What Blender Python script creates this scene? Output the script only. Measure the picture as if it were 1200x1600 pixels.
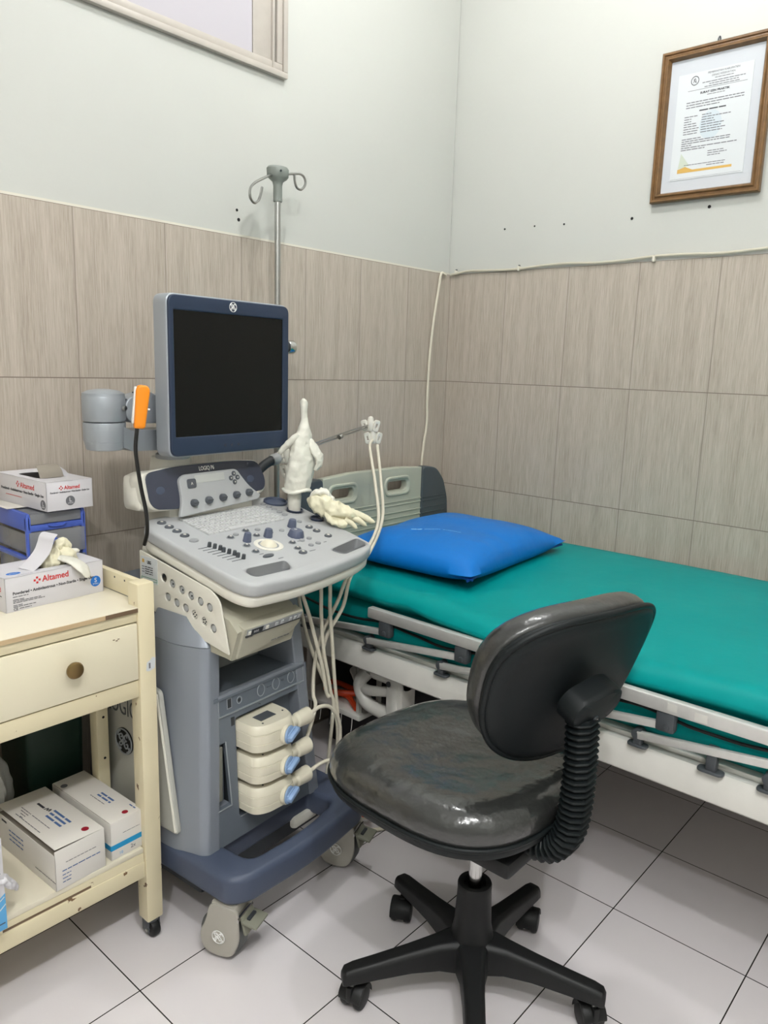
import bpy, bmesh, math, random
from mathutils import Vector, Matrix, noise
rng = random.Random(7)
S = bpy.context.scene
COL = S.collection
pi = math.pi
for o in list(bpy.data.objects):
    bpy.data.objects.remove(o)

# ------------------------------------------------------------ camera
cam_d = bpy.data.cameras.new('camera')
cam = bpy.data.objects.new('camera', cam_d)
COL.objects.link(cam)
cam.location = (-2.4218, -1.8165, 1.2591)
cam.rotation_euler = (1.3807, -0.0300, -0.8479)
cam_d.sensor_fit = 'VERTICAL'
cam_d.sensor_height = 36.0
cam_d.lens = 1185.27 * 36.0 / 1600.0
cam_d.clip_start = 0.02
S.camera = cam

# ------------------------------------------------------------ world, lamps, exposure
w = bpy.data.worlds.new('world')
S.world = w
w.use_nodes = True
w.node_tree.nodes['Background'].inputs[0].default_value = (0.8, 0.85, 0.9, 1)
w.node_tree.nodes['Background'].inputs[1].default_value = 0.25
S.view_settings.view_transform = 'Standard'
S.view_settings.look = 'None'
S.view_settings.gamma = 1.0
S.view_settings.use_curve_mapping = False
S.view_settings.exposure = 1.26
ROOM_X0, ROOM_Y0, ROOM_H = -4.3, -3.7, 3.0
LAMPS = [(-0.85, -0.80, 10.5), (-2.25, -2.2, 24.0), (-3.1, -2.2, 24.0)]
def lamp_light(i, x, y, power):
    d = bpy.data.lights.new('ceiling_lamp_light', 'POINT')
    d.energy = power
    d.color = (0.985, 0.99, 1.0)
    d.shadow_soft_size = 0.04
    o = bpy.data.objects.new('ceiling_lamp_light', d)
    COL.objects.link(o)
    o.location = (x, y, 2.84)
    return o
LIGHTS = [lamp_light(i, *l) for i, l in enumerate(LAMPS)]

# ------------------------------------------------------------ helpers
def lin(c):
    out = []
    for v in c:
        v /= 255.0
        out.append(v / 12.92 if v <= 0.04045 else ((v + 0.055) / 1.055) ** 2.4)
    return (out[0], out[1], out[2], 1.0)

def mat(name, c, rough=0.5, metal=0.0, coat=0.0, bump=None, var=0.0, spec=0.5, alpha=None, trans=0.0, chips=None, vscale=30.0):
    m = bpy.data.materials.new(name)
    m.use_nodes = True
    nt = m.node_tree
    b = nt.nodes['Principled BSDF']
    b.inputs['Base Color'].default_value = lin(c)
    b.inputs['Roughness'].default_value = rough
    b.inputs['Metallic'].default_value = metal
    b.inputs['Coat Weight'].default_value = coat
    b.inputs['Coat Roughness'].default_value = 0.06
    b.inputs['Specular IOR Level'].default_value = spec
    if trans: b.inputs['Transmission Weight'].default_value = trans
    if alpha is not None: b.inputs['Alpha'].default_value = alpha
    tc = nt.nodes.new('ShaderNodeTexCoord')
    src = None
    if var:
        n = nt.nodes.new('ShaderNodeTexNoise'); n.inputs['Scale'].default_value = vscale; n.inputs['Detail'].default_value = 4
        nt.links.new(tc.outputs['Object'], n.inputs['Vector'])
        mx = nt.nodes.new('ShaderNodeMixRGB'); mx.blend_type = 'MULTIPLY'; mx.inputs[0].default_value = 1
        rp = nt.nodes.new('ShaderNodeValToRGB')
        lo = 1 - var; hi = 1
        rp.color_ramp.elements[0].color = (lo, lo, lo, 1); rp.color_ramp.elements[1].color = (hi, hi, hi, 1)
        rp.color_ramp.elements[0].position = 0.35; rp.color_ramp.elements[1].position = 0.65
        nt.links.new(n.outputs[0], rp.inputs[0])
        mx.inputs[1].default_value = lin(c)
        nt.links.new(rp.outputs[0], mx.inputs[2])
        src = mx.outputs[0]
    if chips:
        n = nt.nodes.new('ShaderNodeTexNoise'); n.inputs['Scale'].default_value = chips[1]; n.inputs['Detail'].default_value = 5
        nt.links.new(tc.outputs['Object'], n.inputs['Vector'])
        rp = nt.nodes.new('ShaderNodeValToRGB')
        rp.color_ramp.elements[0].position = chips[2]; rp.color_ramp.elements[1].position = chips[2] + 0.012
        nt.links.new(n.outputs[0], rp.inputs[0])
        mx = nt.nodes.new('ShaderNodeMixRGB')
        nt.links.new(rp.outputs[0], mx.inputs[0])
        if src: nt.links.new(src, mx.inputs[1])
        else: mx.inputs[1].default_value = lin(c)
        mx.inputs[2].default_value = lin(chips[0])
        src = mx.outputs[0]
    if src: nt.links.new(src, b.inputs['Base Color'])
    if bump:
        n = nt.nodes.new('ShaderNodeTexNoise'); n.inputs['Scale'].default_value = bump[0]; n.inputs['Detail'].default_value = bump[3] if len(bump) > 3 else 4
        nt.links.new(tc.outputs['Object'], n.inputs['Vector'])
        bp = nt.nodes.new('ShaderNodeBump'); bp.inputs['Strength'].default_value = bump[1]; bp.inputs['Distance'].default_value = bump[2]
        nt.links.new(n.outputs[0], bp.inputs['Height'])
        nt.links.new(bp.outputs[0], b.inputs['Normal'])
        if coat: nt.links.new(bp.outputs[0], b.inputs['Coat Normal'])
    return m

def frame(o, x, y):
    x = Vector(x).normalized(); y = Vector(y); y = (y - x * y.dot(x)).normalized(); z = x.cross(y)
    m = Matrix((x, y, z)).transposed().to_4x4()
    m.translation = Vector(o)
    return m
def T(x, y, z): return Matrix.Translation((x, y, z))
def RX(a): return Matrix.Rotation(a, 4, 'X')
def RY(a): return Matrix.Rotation(a, 4, 'Y')
def RZ(a): return Matrix.Rotation(a, 4, 'Z')
def SC(x, y, z): return Matrix.Diagonal((x, y, z, 1))

def from_curve(cu):
    o = bpy.data.objects.new('tmp', cu); COL.objects.link(o)
    dg = bpy.context.evaluated_depsgraph_get()
    me = bpy.data.meshes.new_from_object(o.evaluated_get(dg))
    bpy.data.objects.remove(o)
    bpy.data.curves.remove(cu)
    return me

class B:
    """collects shapes for ONE mesh object"""
    def __init__(s): s.bm = bmesh.new(); s.mats = []
    def mi(s, m):
        if m not in s.mats: s.mats.append(m)
        return s.mats.index(m)
    def _add(s, tmp, m, M=None):
        if M is not None: tmp.transform(M)
        i = s.mi(m)
        me = bpy.data.meshes.new('t'); tmp.to_mesh(me); tmp.free()
        n = len(s.bm.faces)
        s.bm.from_mesh(me); bpy.data.meshes.remove(me)
        s.bm.faces.ensure_lookup_table()
        for f in s.bm.faces[n:]: f.material_index = i
    def mesh(s, me, m, M=None):
        t = bmesh.new(); t.from_mesh(me); bpy.data.meshes.remove(me); s._add(t, m, M)
    def box(s, a, b, m, bev=0.0, M=None, seg=2, taper=None):
        t = bmesh.new()
        r = bmesh.ops.create_cube(t, size=1)
        for v in t.verts:
            v.co = Vector([(a[k] + b[k]) / 2 + v.co[k] * (b[k] - a[k]) for k in range(3)])
        if bev: bmesh.ops.bevel(t, geom=t.edges[:], offset=bev, segments=seg, affect='EDGES', profile=0.5)
        s._add(t, m, M)
    def cyl(s, p0, p1, r0, m, r1=None, seg=24, bev=0.0, M=None):
        r1 = r0 if r1 is None else r1
        p0, p1 = Vector(p0), Vector(p1); d = p1 - p0
        t = bmesh.new()
        bmesh.ops.create_cone(t, cap_ends=True, segments=seg, radius1=r0, radius2=r1, depth=d.length)
        if bev:
            es = [e for e in t.edges if abs(e.verts[0].co.z - e.verts[1].co.z) < 1e-6]
            bmesh.ops.bevel(t, geom=es, offset=bev, segments=2, affect='EDGES', profile=0.5)
        q = d.to_track_quat('Z', 'Y').to_matrix().to_4x4(); q.translation = (p0 + p1) / 2
        t.transform(q)
        s._add(t, m, M)
    def sph(s, c, r, m, sc=(1, 1, 1), M=None, sub=3):
        t = bmesh.new(); bmesh.ops.create_icosphere(t, subdivisions=sub, radius=r)
        t.transform(T(*c) @ SC(*sc)); s._add(t, m, M)
    def loops(s, L, m, M=None, closed=True, cap0=True, cap1=True):
        """skin a list of rings (each a list of Vectors)"""
        t = bmesh.new(); R = [[t.verts.new(p) for p in ring] for ring in L]
        n = len(L[0])
        for a, b in zip(R, R[1:]):
            for i in range(n if closed else n - 1):
                j = (i + 1) % n
                t.faces.new((a[i], a[j], b[j], b[i]))
        if cap0 and closed: t.faces.new(R[0][::-1])
        if cap1 and closed: t.faces.new(R[-1])
        bmesh.ops.recalc_face_normals(t, faces=t.faces)
        s._add(t, m, M)
    def tube(s, pts, r, m, seg=10, M=None, smooth=True, rf=None, flat=None, up=(0, 0, 1), n=8):
        P = [Vector(p) for p in pts]
        if smooth and len(P) > 2: P = spline(P, n)
        L = []
        nrm = None
        for i, p in enumerate(P):
            d = (P[min(i + 1, len(P) - 1)] - P[max(i - 1, 0)]).normalized()
            if nrm is None:
                u = Vector(up)
                if abs(u.dot(d)) > 0.95: u = Vector((1, 0, 0))
                nrm = (u - d * u.dot(d)).normalized()
            else: nrm = (nrm - d * nrm.dot(d)).normalized()
            bn = d.cross(nrm)
            rr = r if rf is None else rf(i / (len(P) - 1)) * r
            a, b = (rr, rr) if flat is None else (rr * flat[0], rr * flat[1])
            L.append([p + nrm * math.cos(2 * pi * k / seg) * a + bn * math.sin(2 * pi * k / seg) * b for k in range(seg)])
        s.loops(L, m, M)
    def plate(s, outer, holes, z0, z1, m, bev=0.0, M=None, res=0):
        """outline with holes in x-y, thickness z0..z1, rounded rim"""
        cu = bpy.data.curves.new('c', 'CURVE'); cu.dimensions = '2D'; cu.fill_mode = 'BOTH'
        for poly in [outer] + list(holes):
            sp = cu.splines.new('POLY'); sp.points.add(len(poly) - 1)
            for q, p in zip(sp.points, poly): q.co = (p[0], p[1], 0, 1)
            sp.use_cyclic_u = True
        cu.extrude = max((z1 - z0) / 2 - bev, 0); cu.bevel_depth = bev; cu.bevel_resolution = 3; cu.offset = -bev
        me = from_curve(cu)
        t = bmesh.new(); t.from_mesh(me); bpy.data.meshes.remove(me)
        bmesh.ops.remove_doubles(t, verts=t.verts, dist=1e-6)
        t.transform(T(0, 0, (z0 + z1) / 2)); s._add(t, m, M)
    def flat(s, poly, m, M=None):
        t = bmesh.new(); t.faces.new([t.verts.new((p[0], p[1], p[2] if len(p) > 2 else 0)) for p in poly]); s._add(t, m, M)
    def text(s, body, size, m, M, align='LEFT', w=None, ext=0.0002, bold=0.0, sx=1.0):
        cu = bpy.data.curves.new('f', 'FONT'); cu.body = body; cu.size = size; cu.align_x = align; cu.extrude = ext; cu.offset = bold
        cu.resolution_u = 3
        me = from_curve(cu)
        if w and me.vertices:
            xs = [v.co.x for v in me.vertices]; k = w / (max(xs) - min(xs)); M = M @ SC(k, 1, 1)
        if sx != 1: M = M @ SC(sx, 1, 1)
        s.mesh(me, m, M)
    def build(s, name, parent=None, ang=35, M=None, subsurf=0, **props):
        me = bpy.data.meshes.new(name)
        s.bm.normal_update()
        s.bm.to_mesh(me); s.bm.free()
        for m in s.mats: me.materials.append(m)
        me.polygons.foreach_set('use_smooth', [True] * len(me.polygons))
        me.set_sharp_from_angle(angle=math.radians(ang))
        o = bpy.data.objects.new(name, me); COL.objects.link(o)
        if parent: o.parent = parent
        if M is not None: o.matrix_local = M
        if subsurf:
            md = o.modifiers.new('s', 'SUBSURF'); md.levels = subsurf; md.render_levels = subsurf
        for k, v in props.items(): o[k] = v
        return o

def spline(P, n=8):
    out = []
    Q = [P[0] * 2 - P[1]] + list(P) + [P[-1] * 2 - P[-2]]
    for i in range(1, len(Q) - 2):
        a, b, c, d = Q[i - 1], Q[i], Q[i + 1], Q[i + 2]
        for k in range(n):
            t = k / n
            out.append(0.5 * ((2 * b) + (c - a) * t + (2 * a - 5 * b + 4 * c - d) * t * t + (3 * b - a - 3 * c + d) * t ** 3))
    out.append(P[-1].copy())
    return out

def rpoly(pts, r, seg=5):
    """round the corners of a 2D polygon; r number or list"""
    n = len(pts); out = []
    for i, p in enumerate(pts):
        rr = r[i] if isinstance(r, (list, tuple)) else r
        p = Vector(p[:2]); a = Vector(pts[i - 1][:2]) - p; b = Vector(pts[(i + 1) % n][:2]) - p
        if rr <= 0: out.append((p.x, p.y)); continue
        q = min(rr, a.length * 0.49, b.length * 0.49)
        A = p + a.normalized() * q; C = p + b.normalized() * q
        for k in range(seg + 1):
            t = k / seg
            v = A * (1 - t) ** 2 + p * 2 * t * (1 - t) + C * t * t
            out.append((v.x, v.y))
    return out
def rrect(x0, y0, x1, y1, r, seg=5): return rpoly([(x0, y0), (x1, y0), (x1, y1), (x0, y1)], r, seg)
def circ(cx, cy, r, n=24, ry=None): return [(cx + r * math.cos(2 * pi * k / n), cy + (ry or r) * math.sin(2 * pi * k / n)) for k in range(n)]

def thing(name, label, cat, loc=(0, 0, 0), rz=0.0, group=None):
    o = bpy.data.objects.new(name, None); COL.objects.link(o)
    o.empty_display_size = 0.05
    o.location = loc; o.rotation_euler = (0, 0, rz)
    o['label'] = label; o['category'] = cat
    if group: o['group'] = group
    return o
def tag(o, label, cat, group=None):
    o['label'] = label; o['category'] = cat
    if group: o['group'] = group
    return o

def emblem(b, M, r, m_bg, m_fg, ring=True):
    """round monogram badge: ring, disc and looping script letters"""
    b.cyl((0, 0, 0), (0, 0, r * 0.08), r, m_bg, M=M, seg=32)
    tk = r * 0.055
    if ring:
        b.tube([(math.cos(a) * r * 0.93, math.sin(a) * r * 0.93, r * 0.1) for a in [2 * pi * k / 32 for k in range(33)]], tk, m_fg, M=M, seg=6, smooth=False)
    def q(pts): b.tube([(x * r * 0.62, y * r * 0.62, r * 0.1) for x, y in pts], tk, m_fg, M=M, seg=6, n=5)
    q([(-0.05, 0.5), (-0.35, 0.85), (-0.75, 0.65), (-0.75, 0.2), (-0.35, 0.05), (-0.05, 0.35), (-0.2, 0.6), (-0.45, 0.45)])
    q([(-0.05, 0.35), (-0.1, -0.1), (-0.4, -0.55), (-0.75, -0.6), (-0.7, -0.25), (-0.3, -0.15), (0.0, -0.3)])
    q([(0.7, 0.6), (0.5, 0.85), (0.2, 0.7), (0.25, 0.3), (0.55, 0.15), (0.25, 0.05), (0.1, -0.4), (0.4, -0.75), (0.75, -0.5), (0.7, -0.15), (0.45, -0.25)])
    for k in range(4):
        a = pi / 4 + k * pi / 2
        q([(math.cos(a + s) * 1.32 * q_, math.sin(a + s) * 1.32 * q_) for s, q_ in ((-0.35, 1), (0.0, 1.0), (0.3, 0.9), (0.12, 0.82))])

# ------------------------------------------------------------ materials
M_ = {}
def wall_tile_mat(name, axis, off):
    m = bpy.data.materials.new(name); m.use_nodes = True
    nt = m.node_tree; N = nt.nodes; L = nt.links
    b = N['Principled BSDF']
    tc = N.new('ShaderNodeTexCoord'); sp = N.new('ShaderNodeSeparateXYZ'); L.new(tc.outputs['Object'], sp.inputs[0])
    def mth(op, a, c=None, d=None):
        n = N.new('ShaderNodeMath'); n.operation = op
        for i, v in enumerate((a, c, d)):
            if v is None: continue
            if isinstance(v, (int, float)): n.inputs[i].default_value = v
            else: L.new(v, n.inputs[i])
        return n.outputs[0]
    h = sp.outputs[axis]; z = sp.outputs[2]
    hs = mth('DIVIDE', mth('ADD', h, off), 0.25)
    zs = mth('DIVIDE', mth('SUBTRACT', z, 1.6082), 0.40)
    hf = mth('FRACT', hs); zf = mth('FRACT', zs)
    dh = mth('MULTIPLY', mth('MINIMUM', hf, mth('SUBTRACT', 1.0, hf)), 0.25)
    dz = mth('MULTIPLY', mth('MINIMUM', zf, mth('SUBTRACT', 1.0, zf)), 0.40)
    gh = mth('LESS_THAN', dh, 0.0016); gz = mth('LESS_THAN', dz, 0.0013)
    gr = mth('MAXIMUM', mth('MULTIPLY', gh, 0.6), gz)
    idx = mth('ADD', mth('FLOOR', hs), mth('MULTIPLY', mth('FLOOR', zs), 7.3))
    wn = N.new('ShaderNodeTexWhiteNoise'); wn.noise_dimensions = '1D'; L.new(idx, wn.inputs['W'])
    cv = N.new('ShaderNodeCombineXYZ')
    L.new(mth('MULTIPLY', h, 430.0), cv.inputs[0]); L.new(mth('MULTIPLY', z, 14.0), cv.inputs[1]); L.new(mth('MULTIPLY', wn.outputs[0], 30.0), cv.inputs[2])
    n1 = N.new('ShaderNodeTexNoise'); n1.inputs['Scale'].default_value = 1.0; n1.inputs['Detail'].default_value = 5; n1.inputs['Roughness'].default_value = 0.65; L.new(cv.outputs[0], n1.inputs['Vector'])
    cv2 = N.new('ShaderNodeCombineXYZ')
    L.new(mth('MULTIPLY', h, 40.0), cv2.inputs[0]); L.new(mth('MULTIPLY', z, 1.8), cv2.inputs[1]); L.new(mth('MULTIPLY', wn.outputs[0], 50.0), cv2.inputs[2])
    n2 = N.new('ShaderNodeTexNoise'); n2.inputs['Scale'].default_value = 1.0; n2.inputs['Detail'].default_value = 3; L.new(cv2.outputs[0], n2.inputs['Vector'])
    s = mth('ADD', mth('MULTIPLY', n1.outputs[0], 0.7), mth('MULTIPLY', n2.outputs[0], 0.3))
    rp = N.new('ShaderNodeValToRGB'); L.new(s, rp.inputs[0])
    e = rp.color_ramp.elements
    e[0].position = 0.30; e[0].color = lin((152, 140, 127)); e[1].position = 0.72; e[1].color = lin((196, 187, 175))
    e2 = e.new(0.5); e2.color = lin((177, 167, 154))
    mx = N.new('ShaderNodeMixRGB'); L.new(gr, mx.inputs[0]); L.new(rp.outputs[0], mx.inputs[1]); mx.inputs[2].default_value = lin((122, 110, 100))
    L.new(mx.outputs[0], b.inputs['Base Color'])
    b.inputs['Roughness'].default_value = 0.42
    bp = N.new('ShaderNodeBump'); bp.inputs['Strength'].default_value = 0.35; bp.inputs['Distance'].default_value = 0.001
    L.new(mth('SUBTRACT', n1.outputs[0], mth('MULTIPLY', mth('MAXIMUM', gh, gz), 2.0)), bp.inputs['Height']); L.new(bp.outputs[0], b.inputs['Normal'])
    return m

def floor_mat():
    m = bpy.data.materials.new('floor_tiles'); m.use_nodes = True
    nt = m.node_tree; N = nt.nodes; L = nt.links
    b = N['Principled BSDF']
    tc = N.new('ShaderNodeTexCoord'); sp = N.new('ShaderNodeSeparateXYZ'); L.new(tc.outputs['Object'], sp.inputs[0])
    def mth(op, a, c=None):
        n = N.new('ShaderNodeMath'); n.operation = op
        for i, v in enumerate((a, c)):
            if v is None: continue
            if isinstance(v, (int, float)): n.inputs[i].default_value = v
            else: L.new(v, n.inputs[i])
        return n.outputs[0]
    xs = mth('DIVIDE', mth('ADD', sp.outputs[0], 1.7287), 0.30); ys = mth('DIVIDE', mth('ADD', sp.outputs[1], 0.2948), 0.30)
    def edge(v):
        f = mth('FRACT', v); return mth('MULTIPLY', mth('MINIMUM', f, mth('SUBTRACT', 1.0, f)), 0.30)
    d = mth('MINIMUM', edge(xs), edge(ys)); g = mth('LESS_THAN', d, 0.0013)
    wn = N.new('ShaderNodeTexWhiteNoise'); wn.noise_dimensions = '1D'
    L.new(mth('ADD', mth('FLOOR', xs), mth('MULTIPLY', mth('FLOOR', ys), 5.7)), wn.inputs['W'])
    n1 = N.new('ShaderNodeTexNoise'); n1.inputs['Scale'].default_value = 3.0; n1.inputs['Detail'].default_value = 6; L.new(tc.outputs['Object'], n1.inputs['Vector'])
    rp = N.new('ShaderNodeValToRGB'); L.new(mth('ADD', mth('MULTIPLY', wn.outputs[0], 0.3), mth('MULTIPLY', n1.outputs[0], 0.7)), rp.inputs[0])
    e = rp.color_ramp.elements; e[0].color = lin((214, 208, 210)); e[1].color = lin((230, 225, 226))
    mx = N.new('ShaderNodeMixRGB'); L.new(g, mx.inputs[0]); L.new(rp.outputs[0], mx.inputs[1]); mx.inputs[2].default_value = lin((48, 44, 42))
    L.new(mx.outputs[0], b.inputs['Base Color'])
    b.inputs['Roughness'].default_value = 0.16
    b.inputs['Specular IOR Level'].default_value = 0.4
    bp = N.new('ShaderNodeBump'); bp.inputs['Strength'].default_value = 0.4; bp.inputs['Distance'].default_value = 0.001
    L.new(mth('SUBTRACT', 1.0, g), bp.inputs['Height']); L.new(bp.outputs[0], b.inputs['Normal'])
    return m

PAINT = mat('white_wall_paint', (194, 195, 189), 0.45, bump=(60, 0.15, 0.002), var=0.03, vscale=2.0)
TILE_L = wall_tile_mat('left_wall_tiles', 0, 0.244)
TILE_R = wall_tile_mat('right_wall_tiles', 1, 0.2553)
FLOOR = floor_mat()
CEIL = mat('ceiling_paint', (238, 238, 234), 0.8)
GROUT = mat('dado_edge_grout', (212, 208, 194), 0.7)
LAMPM = mat('lamp_housing_white', (240, 240, 238), 0.4)
def emi(name, c, s):
    m = mat(name, c, 0.5); b = m.node_tree.nodes['Principled BSDF']
    b.inputs['Emission Color'].default_value = lin(c); b.inputs['Emission Strength'].default_value = s
    return m
LAMP_E = emi('lamp_diffuser', (255, 252, 244), 6.0)

WHITEPL = mat('cream_white_plastic', (222, 219, 208), 0.4)
GREYPL = mat('light_grey_plastic', (176, 178, 179), 0.42)
GREYPL2 = mat('mid_grey_plastic', (150, 152, 154), 0.4)
NAVY = mat('navy_plastic', (70, 79, 99), 0.45)
NAVY2 = mat('navy_bezel', (42, 54, 74), 0.45, spec=0.35)
NAVYG = mat('dark_navy_gloss', (66, 70, 84), 0.25)
SILV = mat('silver_painted_metal', (158, 164, 170), 0.35, metal=0.35)
BODY = mat('blue_grey_body', (138, 144, 153), 0.38, metal=0.25)
BODYD = mat('blue_grey_front', (106, 114, 124), 0.42, metal=0.15)
DARK = mat('dark_cavity_plastic', (46, 50, 54), 0.6)
BLACK = mat('black_plastic', (22, 23, 24), 0.5, spec=0.35)
BLACKG = mat('black_screen', (14, 16, 16), 0.2, spec=0.25)
CREAMC = mat('cream_connector_plastic', (222, 216, 196), 0.35)
PALEBLUE = mat('pale_blue_knob', (140, 168, 205), 0.35)
CHROME = mat('chrome', (200, 200, 198), 0.18, metal=1.0)
STEEL = mat('brushed_steel', (175, 175, 172), 0.3, metal=1.0)
ALU = mat('aluminium', (216, 215, 211), 0.38, metal=0.4, var=0.06, vscale=40)
BEDWHITE = mat('bed_frame_white', (222, 220, 213), 0.4, var=0.08, vscale=12)
RUST = mat('rust_stain', (140, 100, 50), 0.8)
GREYD = mat('dark_grey_plastic', (72, 76, 80), 0.45)
HB_B = mat('headboard_sage', (176, 180, 164), 0.42)
HB_G = mat('headboard_grey', (70, 78, 82), 0.45)
TEAL = mat('teal_vinyl', (0, 143, 141), 0.45, spec=0.12, bump=(9, 0.25, 0.01, 3), var=0.05, vscale=4)
PILLOWM = mat('blue_vinyl', (8, 112, 196), 0.42, spec=0.3, bump=(14, 0.35, 0.01, 3))
PILLOWD = mat('blue_piping', (10, 62, 140), 0.45)
ORANGE = mat('orange_plastic', (238, 140, 20), 0.35)
CABLEW = mat('cream_cable', (214, 208, 190), 0.45)
CABLEK = mat('black_cable', (18, 18, 18), 0.4)
GLOVE = mat('latex_glove_white', (222, 220, 208), 0.5, bump=(70, 0.5, 0.004))
GLOVEY = mat('latex_glove_cream', (222, 216, 188), 0.5, bump=(70, 0.5, 0.004))
CREAMP = mat('cream_chipped_paint', (222, 211, 178), 0.42, chips=((112, 84, 54), 55, 0.70), var=0.05, vscale=6)
CREAMD = mat('cream_drawer_paint', (230, 222, 196), 0.38, var=0.03, vscale=3)
CREAMT = mat('cream_laminate_top', (222, 215, 195), 0.25)
BROWNE = mat('exposed_brown_edge', (108, 88, 66), 0.7)
BRASS = mat('aged_brass', (130, 108, 70), 0.38, metal=0.8)
CARD = mat('white_carton', (208, 206, 210), 0.5)
CARD2 = mat('aged_white_carton', (216, 212, 205), 0.6)
CARDIN = mat('carton_inside', (150, 142, 130), 0.8)
RED = mat('red_print', (205, 45, 45), 0.5)
BLUEP = mat('blue_print', (25, 110, 195), 0.5)
INKB = mat('faded_blue_print', (70, 100, 150), 0.6)
INK = mat('dark_print', (50, 50, 56), 0.6)
INKG = mat('grey_print', (105, 105, 110), 0.6)
CYAN = mat('cyan_stripe', (20, 140, 190), 0.5)
BLUEPL = mat('blue_plastic', (70, 94, 180), 0.3)
BLUEPL2 = mat('sky_blue_print', (90, 165, 215), 0.5)
CLEARPL = mat('frosted_drawer_plastic', (150, 152, 156), 0.25, alpha=0.6)
GREENDK = mat('dark_green_plastic', (12, 40, 30), 0.5)
BAGM = mat('white_plastic_bag', (200, 201, 199), 0.45, bump=(25, 0.6, 0.01))
WOOD = mat('brown_wood_frame', (124, 92, 56), 0.4, var=0.25, vscale=40)
PAPER = mat('white_paper', (206, 210, 212), 0.35)
MATP = mat('grey_white_backing', (194, 198, 203), 0.35)
YELLOW = mat('ochre_print', (205, 165, 85), 0.5)
BLUSH = mat('pale_blue_watermark', (194, 204, 210), 0.4)
GREENSH = mat('pale_green_print', (190, 198, 182), 0.4)
WINP = mat('painted_window_pane', (182, 178, 184), 0.35)
WINF = mat('window_frame_paint', (184, 177, 168), 0.45, var=0.05)
SEATV = mat('charcoal_vinyl', (40, 41, 40), 0.35, coat=0.8, bump=(26, 0.45, 0.006, 3))
SHELLM = mat('black_shell', (14, 20, 22), 0.5, spec=0.3)
SEATF = mat('plastic_film_vinyl', (44, 45, 44), 0.28, coat=1.0, bump=(13, 0.6, 0.014, 4))
CASTG = mat('beige_grey_caster', (170, 166, 156), 0.5)
RUBBER = mat('grey_rubber', (92, 94, 92), 0.6)
OLIVE = mat('olive_grey_pedal', (126, 126, 112), 0.5)

# ------------------------------------------------------------ room shell
def struct(name, b, parent=None, ang=30):
    o = b.build(name, parent, ang)
    if not parent: o['kind'] = 'structure'
    return o
X0, Y0, H, ZT = ROOM_X0, ROOM_Y0, ROOM_H, 1.6082
b = B(); b.box((X0, Y0, -0.05), (0.1, 0.1, 0), FLOOR); struct('floor', b)
b = B(); b.box((X0, Y0, H), (0.1, 0.1, H + 0.05), CEIL); struct('ceiling', b)
b = B()
b.box((X0, 0.0, 0), (0.0, 0.06, ZT), TILE_L)
b.box((X0, 0.003, ZT), (0.0, 0.06, H), PAINT)
b.box((X0, 0.0005, ZT), (0.0, 0.004, ZT + 0.006), GROUT)
WL = struct('wall_left', b)
b = B()
b.box((0.0, Y0, 0), (0.06, 0.06, ZT), TILE_R)
b.box((0.003, Y0, ZT), (0.06, 0.06, H), PAINT)
WR = struct('wall_right', b)
b = B(); b.box((X0 - 0.05, Y0, 0), (X0, 0.1, H), PAINT); struct('wall_far_left', b)
b = B(); b.box((X0, Y0 - 0.05, 0), (0.1, Y0, H), PAINT); struct('wall_back', b)
# drill holes and marks in the plaster
for y, z, r in [(-0.236, 1.754, .0035), (-0.358, 1.753, .0032), (-0.472, 1.749, .0035), (-0.712, 1.744, .0045), (-0.951, 1.754, .005)]:
    b = B(); b.cyl((0.0028, y, z), (0.0018, y, z), r, BLACK, seg=10); b.build('drill_hole', WR)
for x, z, r in [(-1.007, 1.679, .004), (-1.001, 1.654, .005)]:
    b = B(); b.cyl((x, 0.0028, z), (x, 0.0018, z), r, BLACK, seg=8); b.build('drill_hole', WL)

# high window on the left wall
WX0, WX1, WZ0, WZ1 = -2.1, -0.833, 2.062, 2.8
b = B()
def rim(b, x0, z0, x1, z1, w_, y0, y1, m, bev=0.002):
    b.box((x0, y0, z0), (x1, y1, z0 + w_), m, bev); b.box((x0, y0, z1 - w_), (x1, y1, z1), m, bev)
    b.box((x0, y0, z0 + w_), (x0 + w_, y1, z1 - w_), m, bev); b.box((x1 - w_, y0, z0 + w_), (x1, y1, z1 - w_), m, bev)
rim(b, WX0, WZ0, WX1, WZ1, 0.016, -0.014, 0.003, WINF)
rim(b, WX0 + 0.016, WZ0 + 0.016, WX1 - 0.016, WZ1 - 0.016, 0.020, -0.008, 0.003, WINF)
b.box((WX1 - 0.055, -0.011, WZ0 + 0.016), (WX1 - 0.047, 0.003, WZ1 - 0.016), WINF, 0.002)
b.box((WX1 - 0.120, -0.004, WZ0 + 0.016), (WX1 - 0.055, 0.003, WZ1 - 0.02), WINF, 0.001)
wf = struct('window_1', b)
b = B(); b.box((WX0 + 0.03, -0.002, WZ0 + 0.030), (WX1 - 0.122, 0.002, WZ1 - 0.03), WINP); b.build('window_pane', wf)

# ceiling lamps
for i, (x, y, p_) in enumerate(LAMPS):
    t = thing('ceiling_lamp', ['white round ceiling lamp above the examination bed', 'white round ceiling lamp above the middle of the room', 'white round ceiling lamp at the trolley side of the room'][i], 'ceiling lamp', (x, y, H))
    b = B(); b.cyl((0, 0, -0.03), (0, 0, 0), 0.06, LAMPM, bev=0.004); b.build('lamp_base', t)
    b = B(); b.cyl((0, 0, -0.085), (0, 0, -0.03), 0.035, LAMP_E, bev=0.01); b.build('lamp_bulb', t)
    LIGHTS[i].parent = t; LIGHTS[i].location = (0, 0, -0.16)

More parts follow.
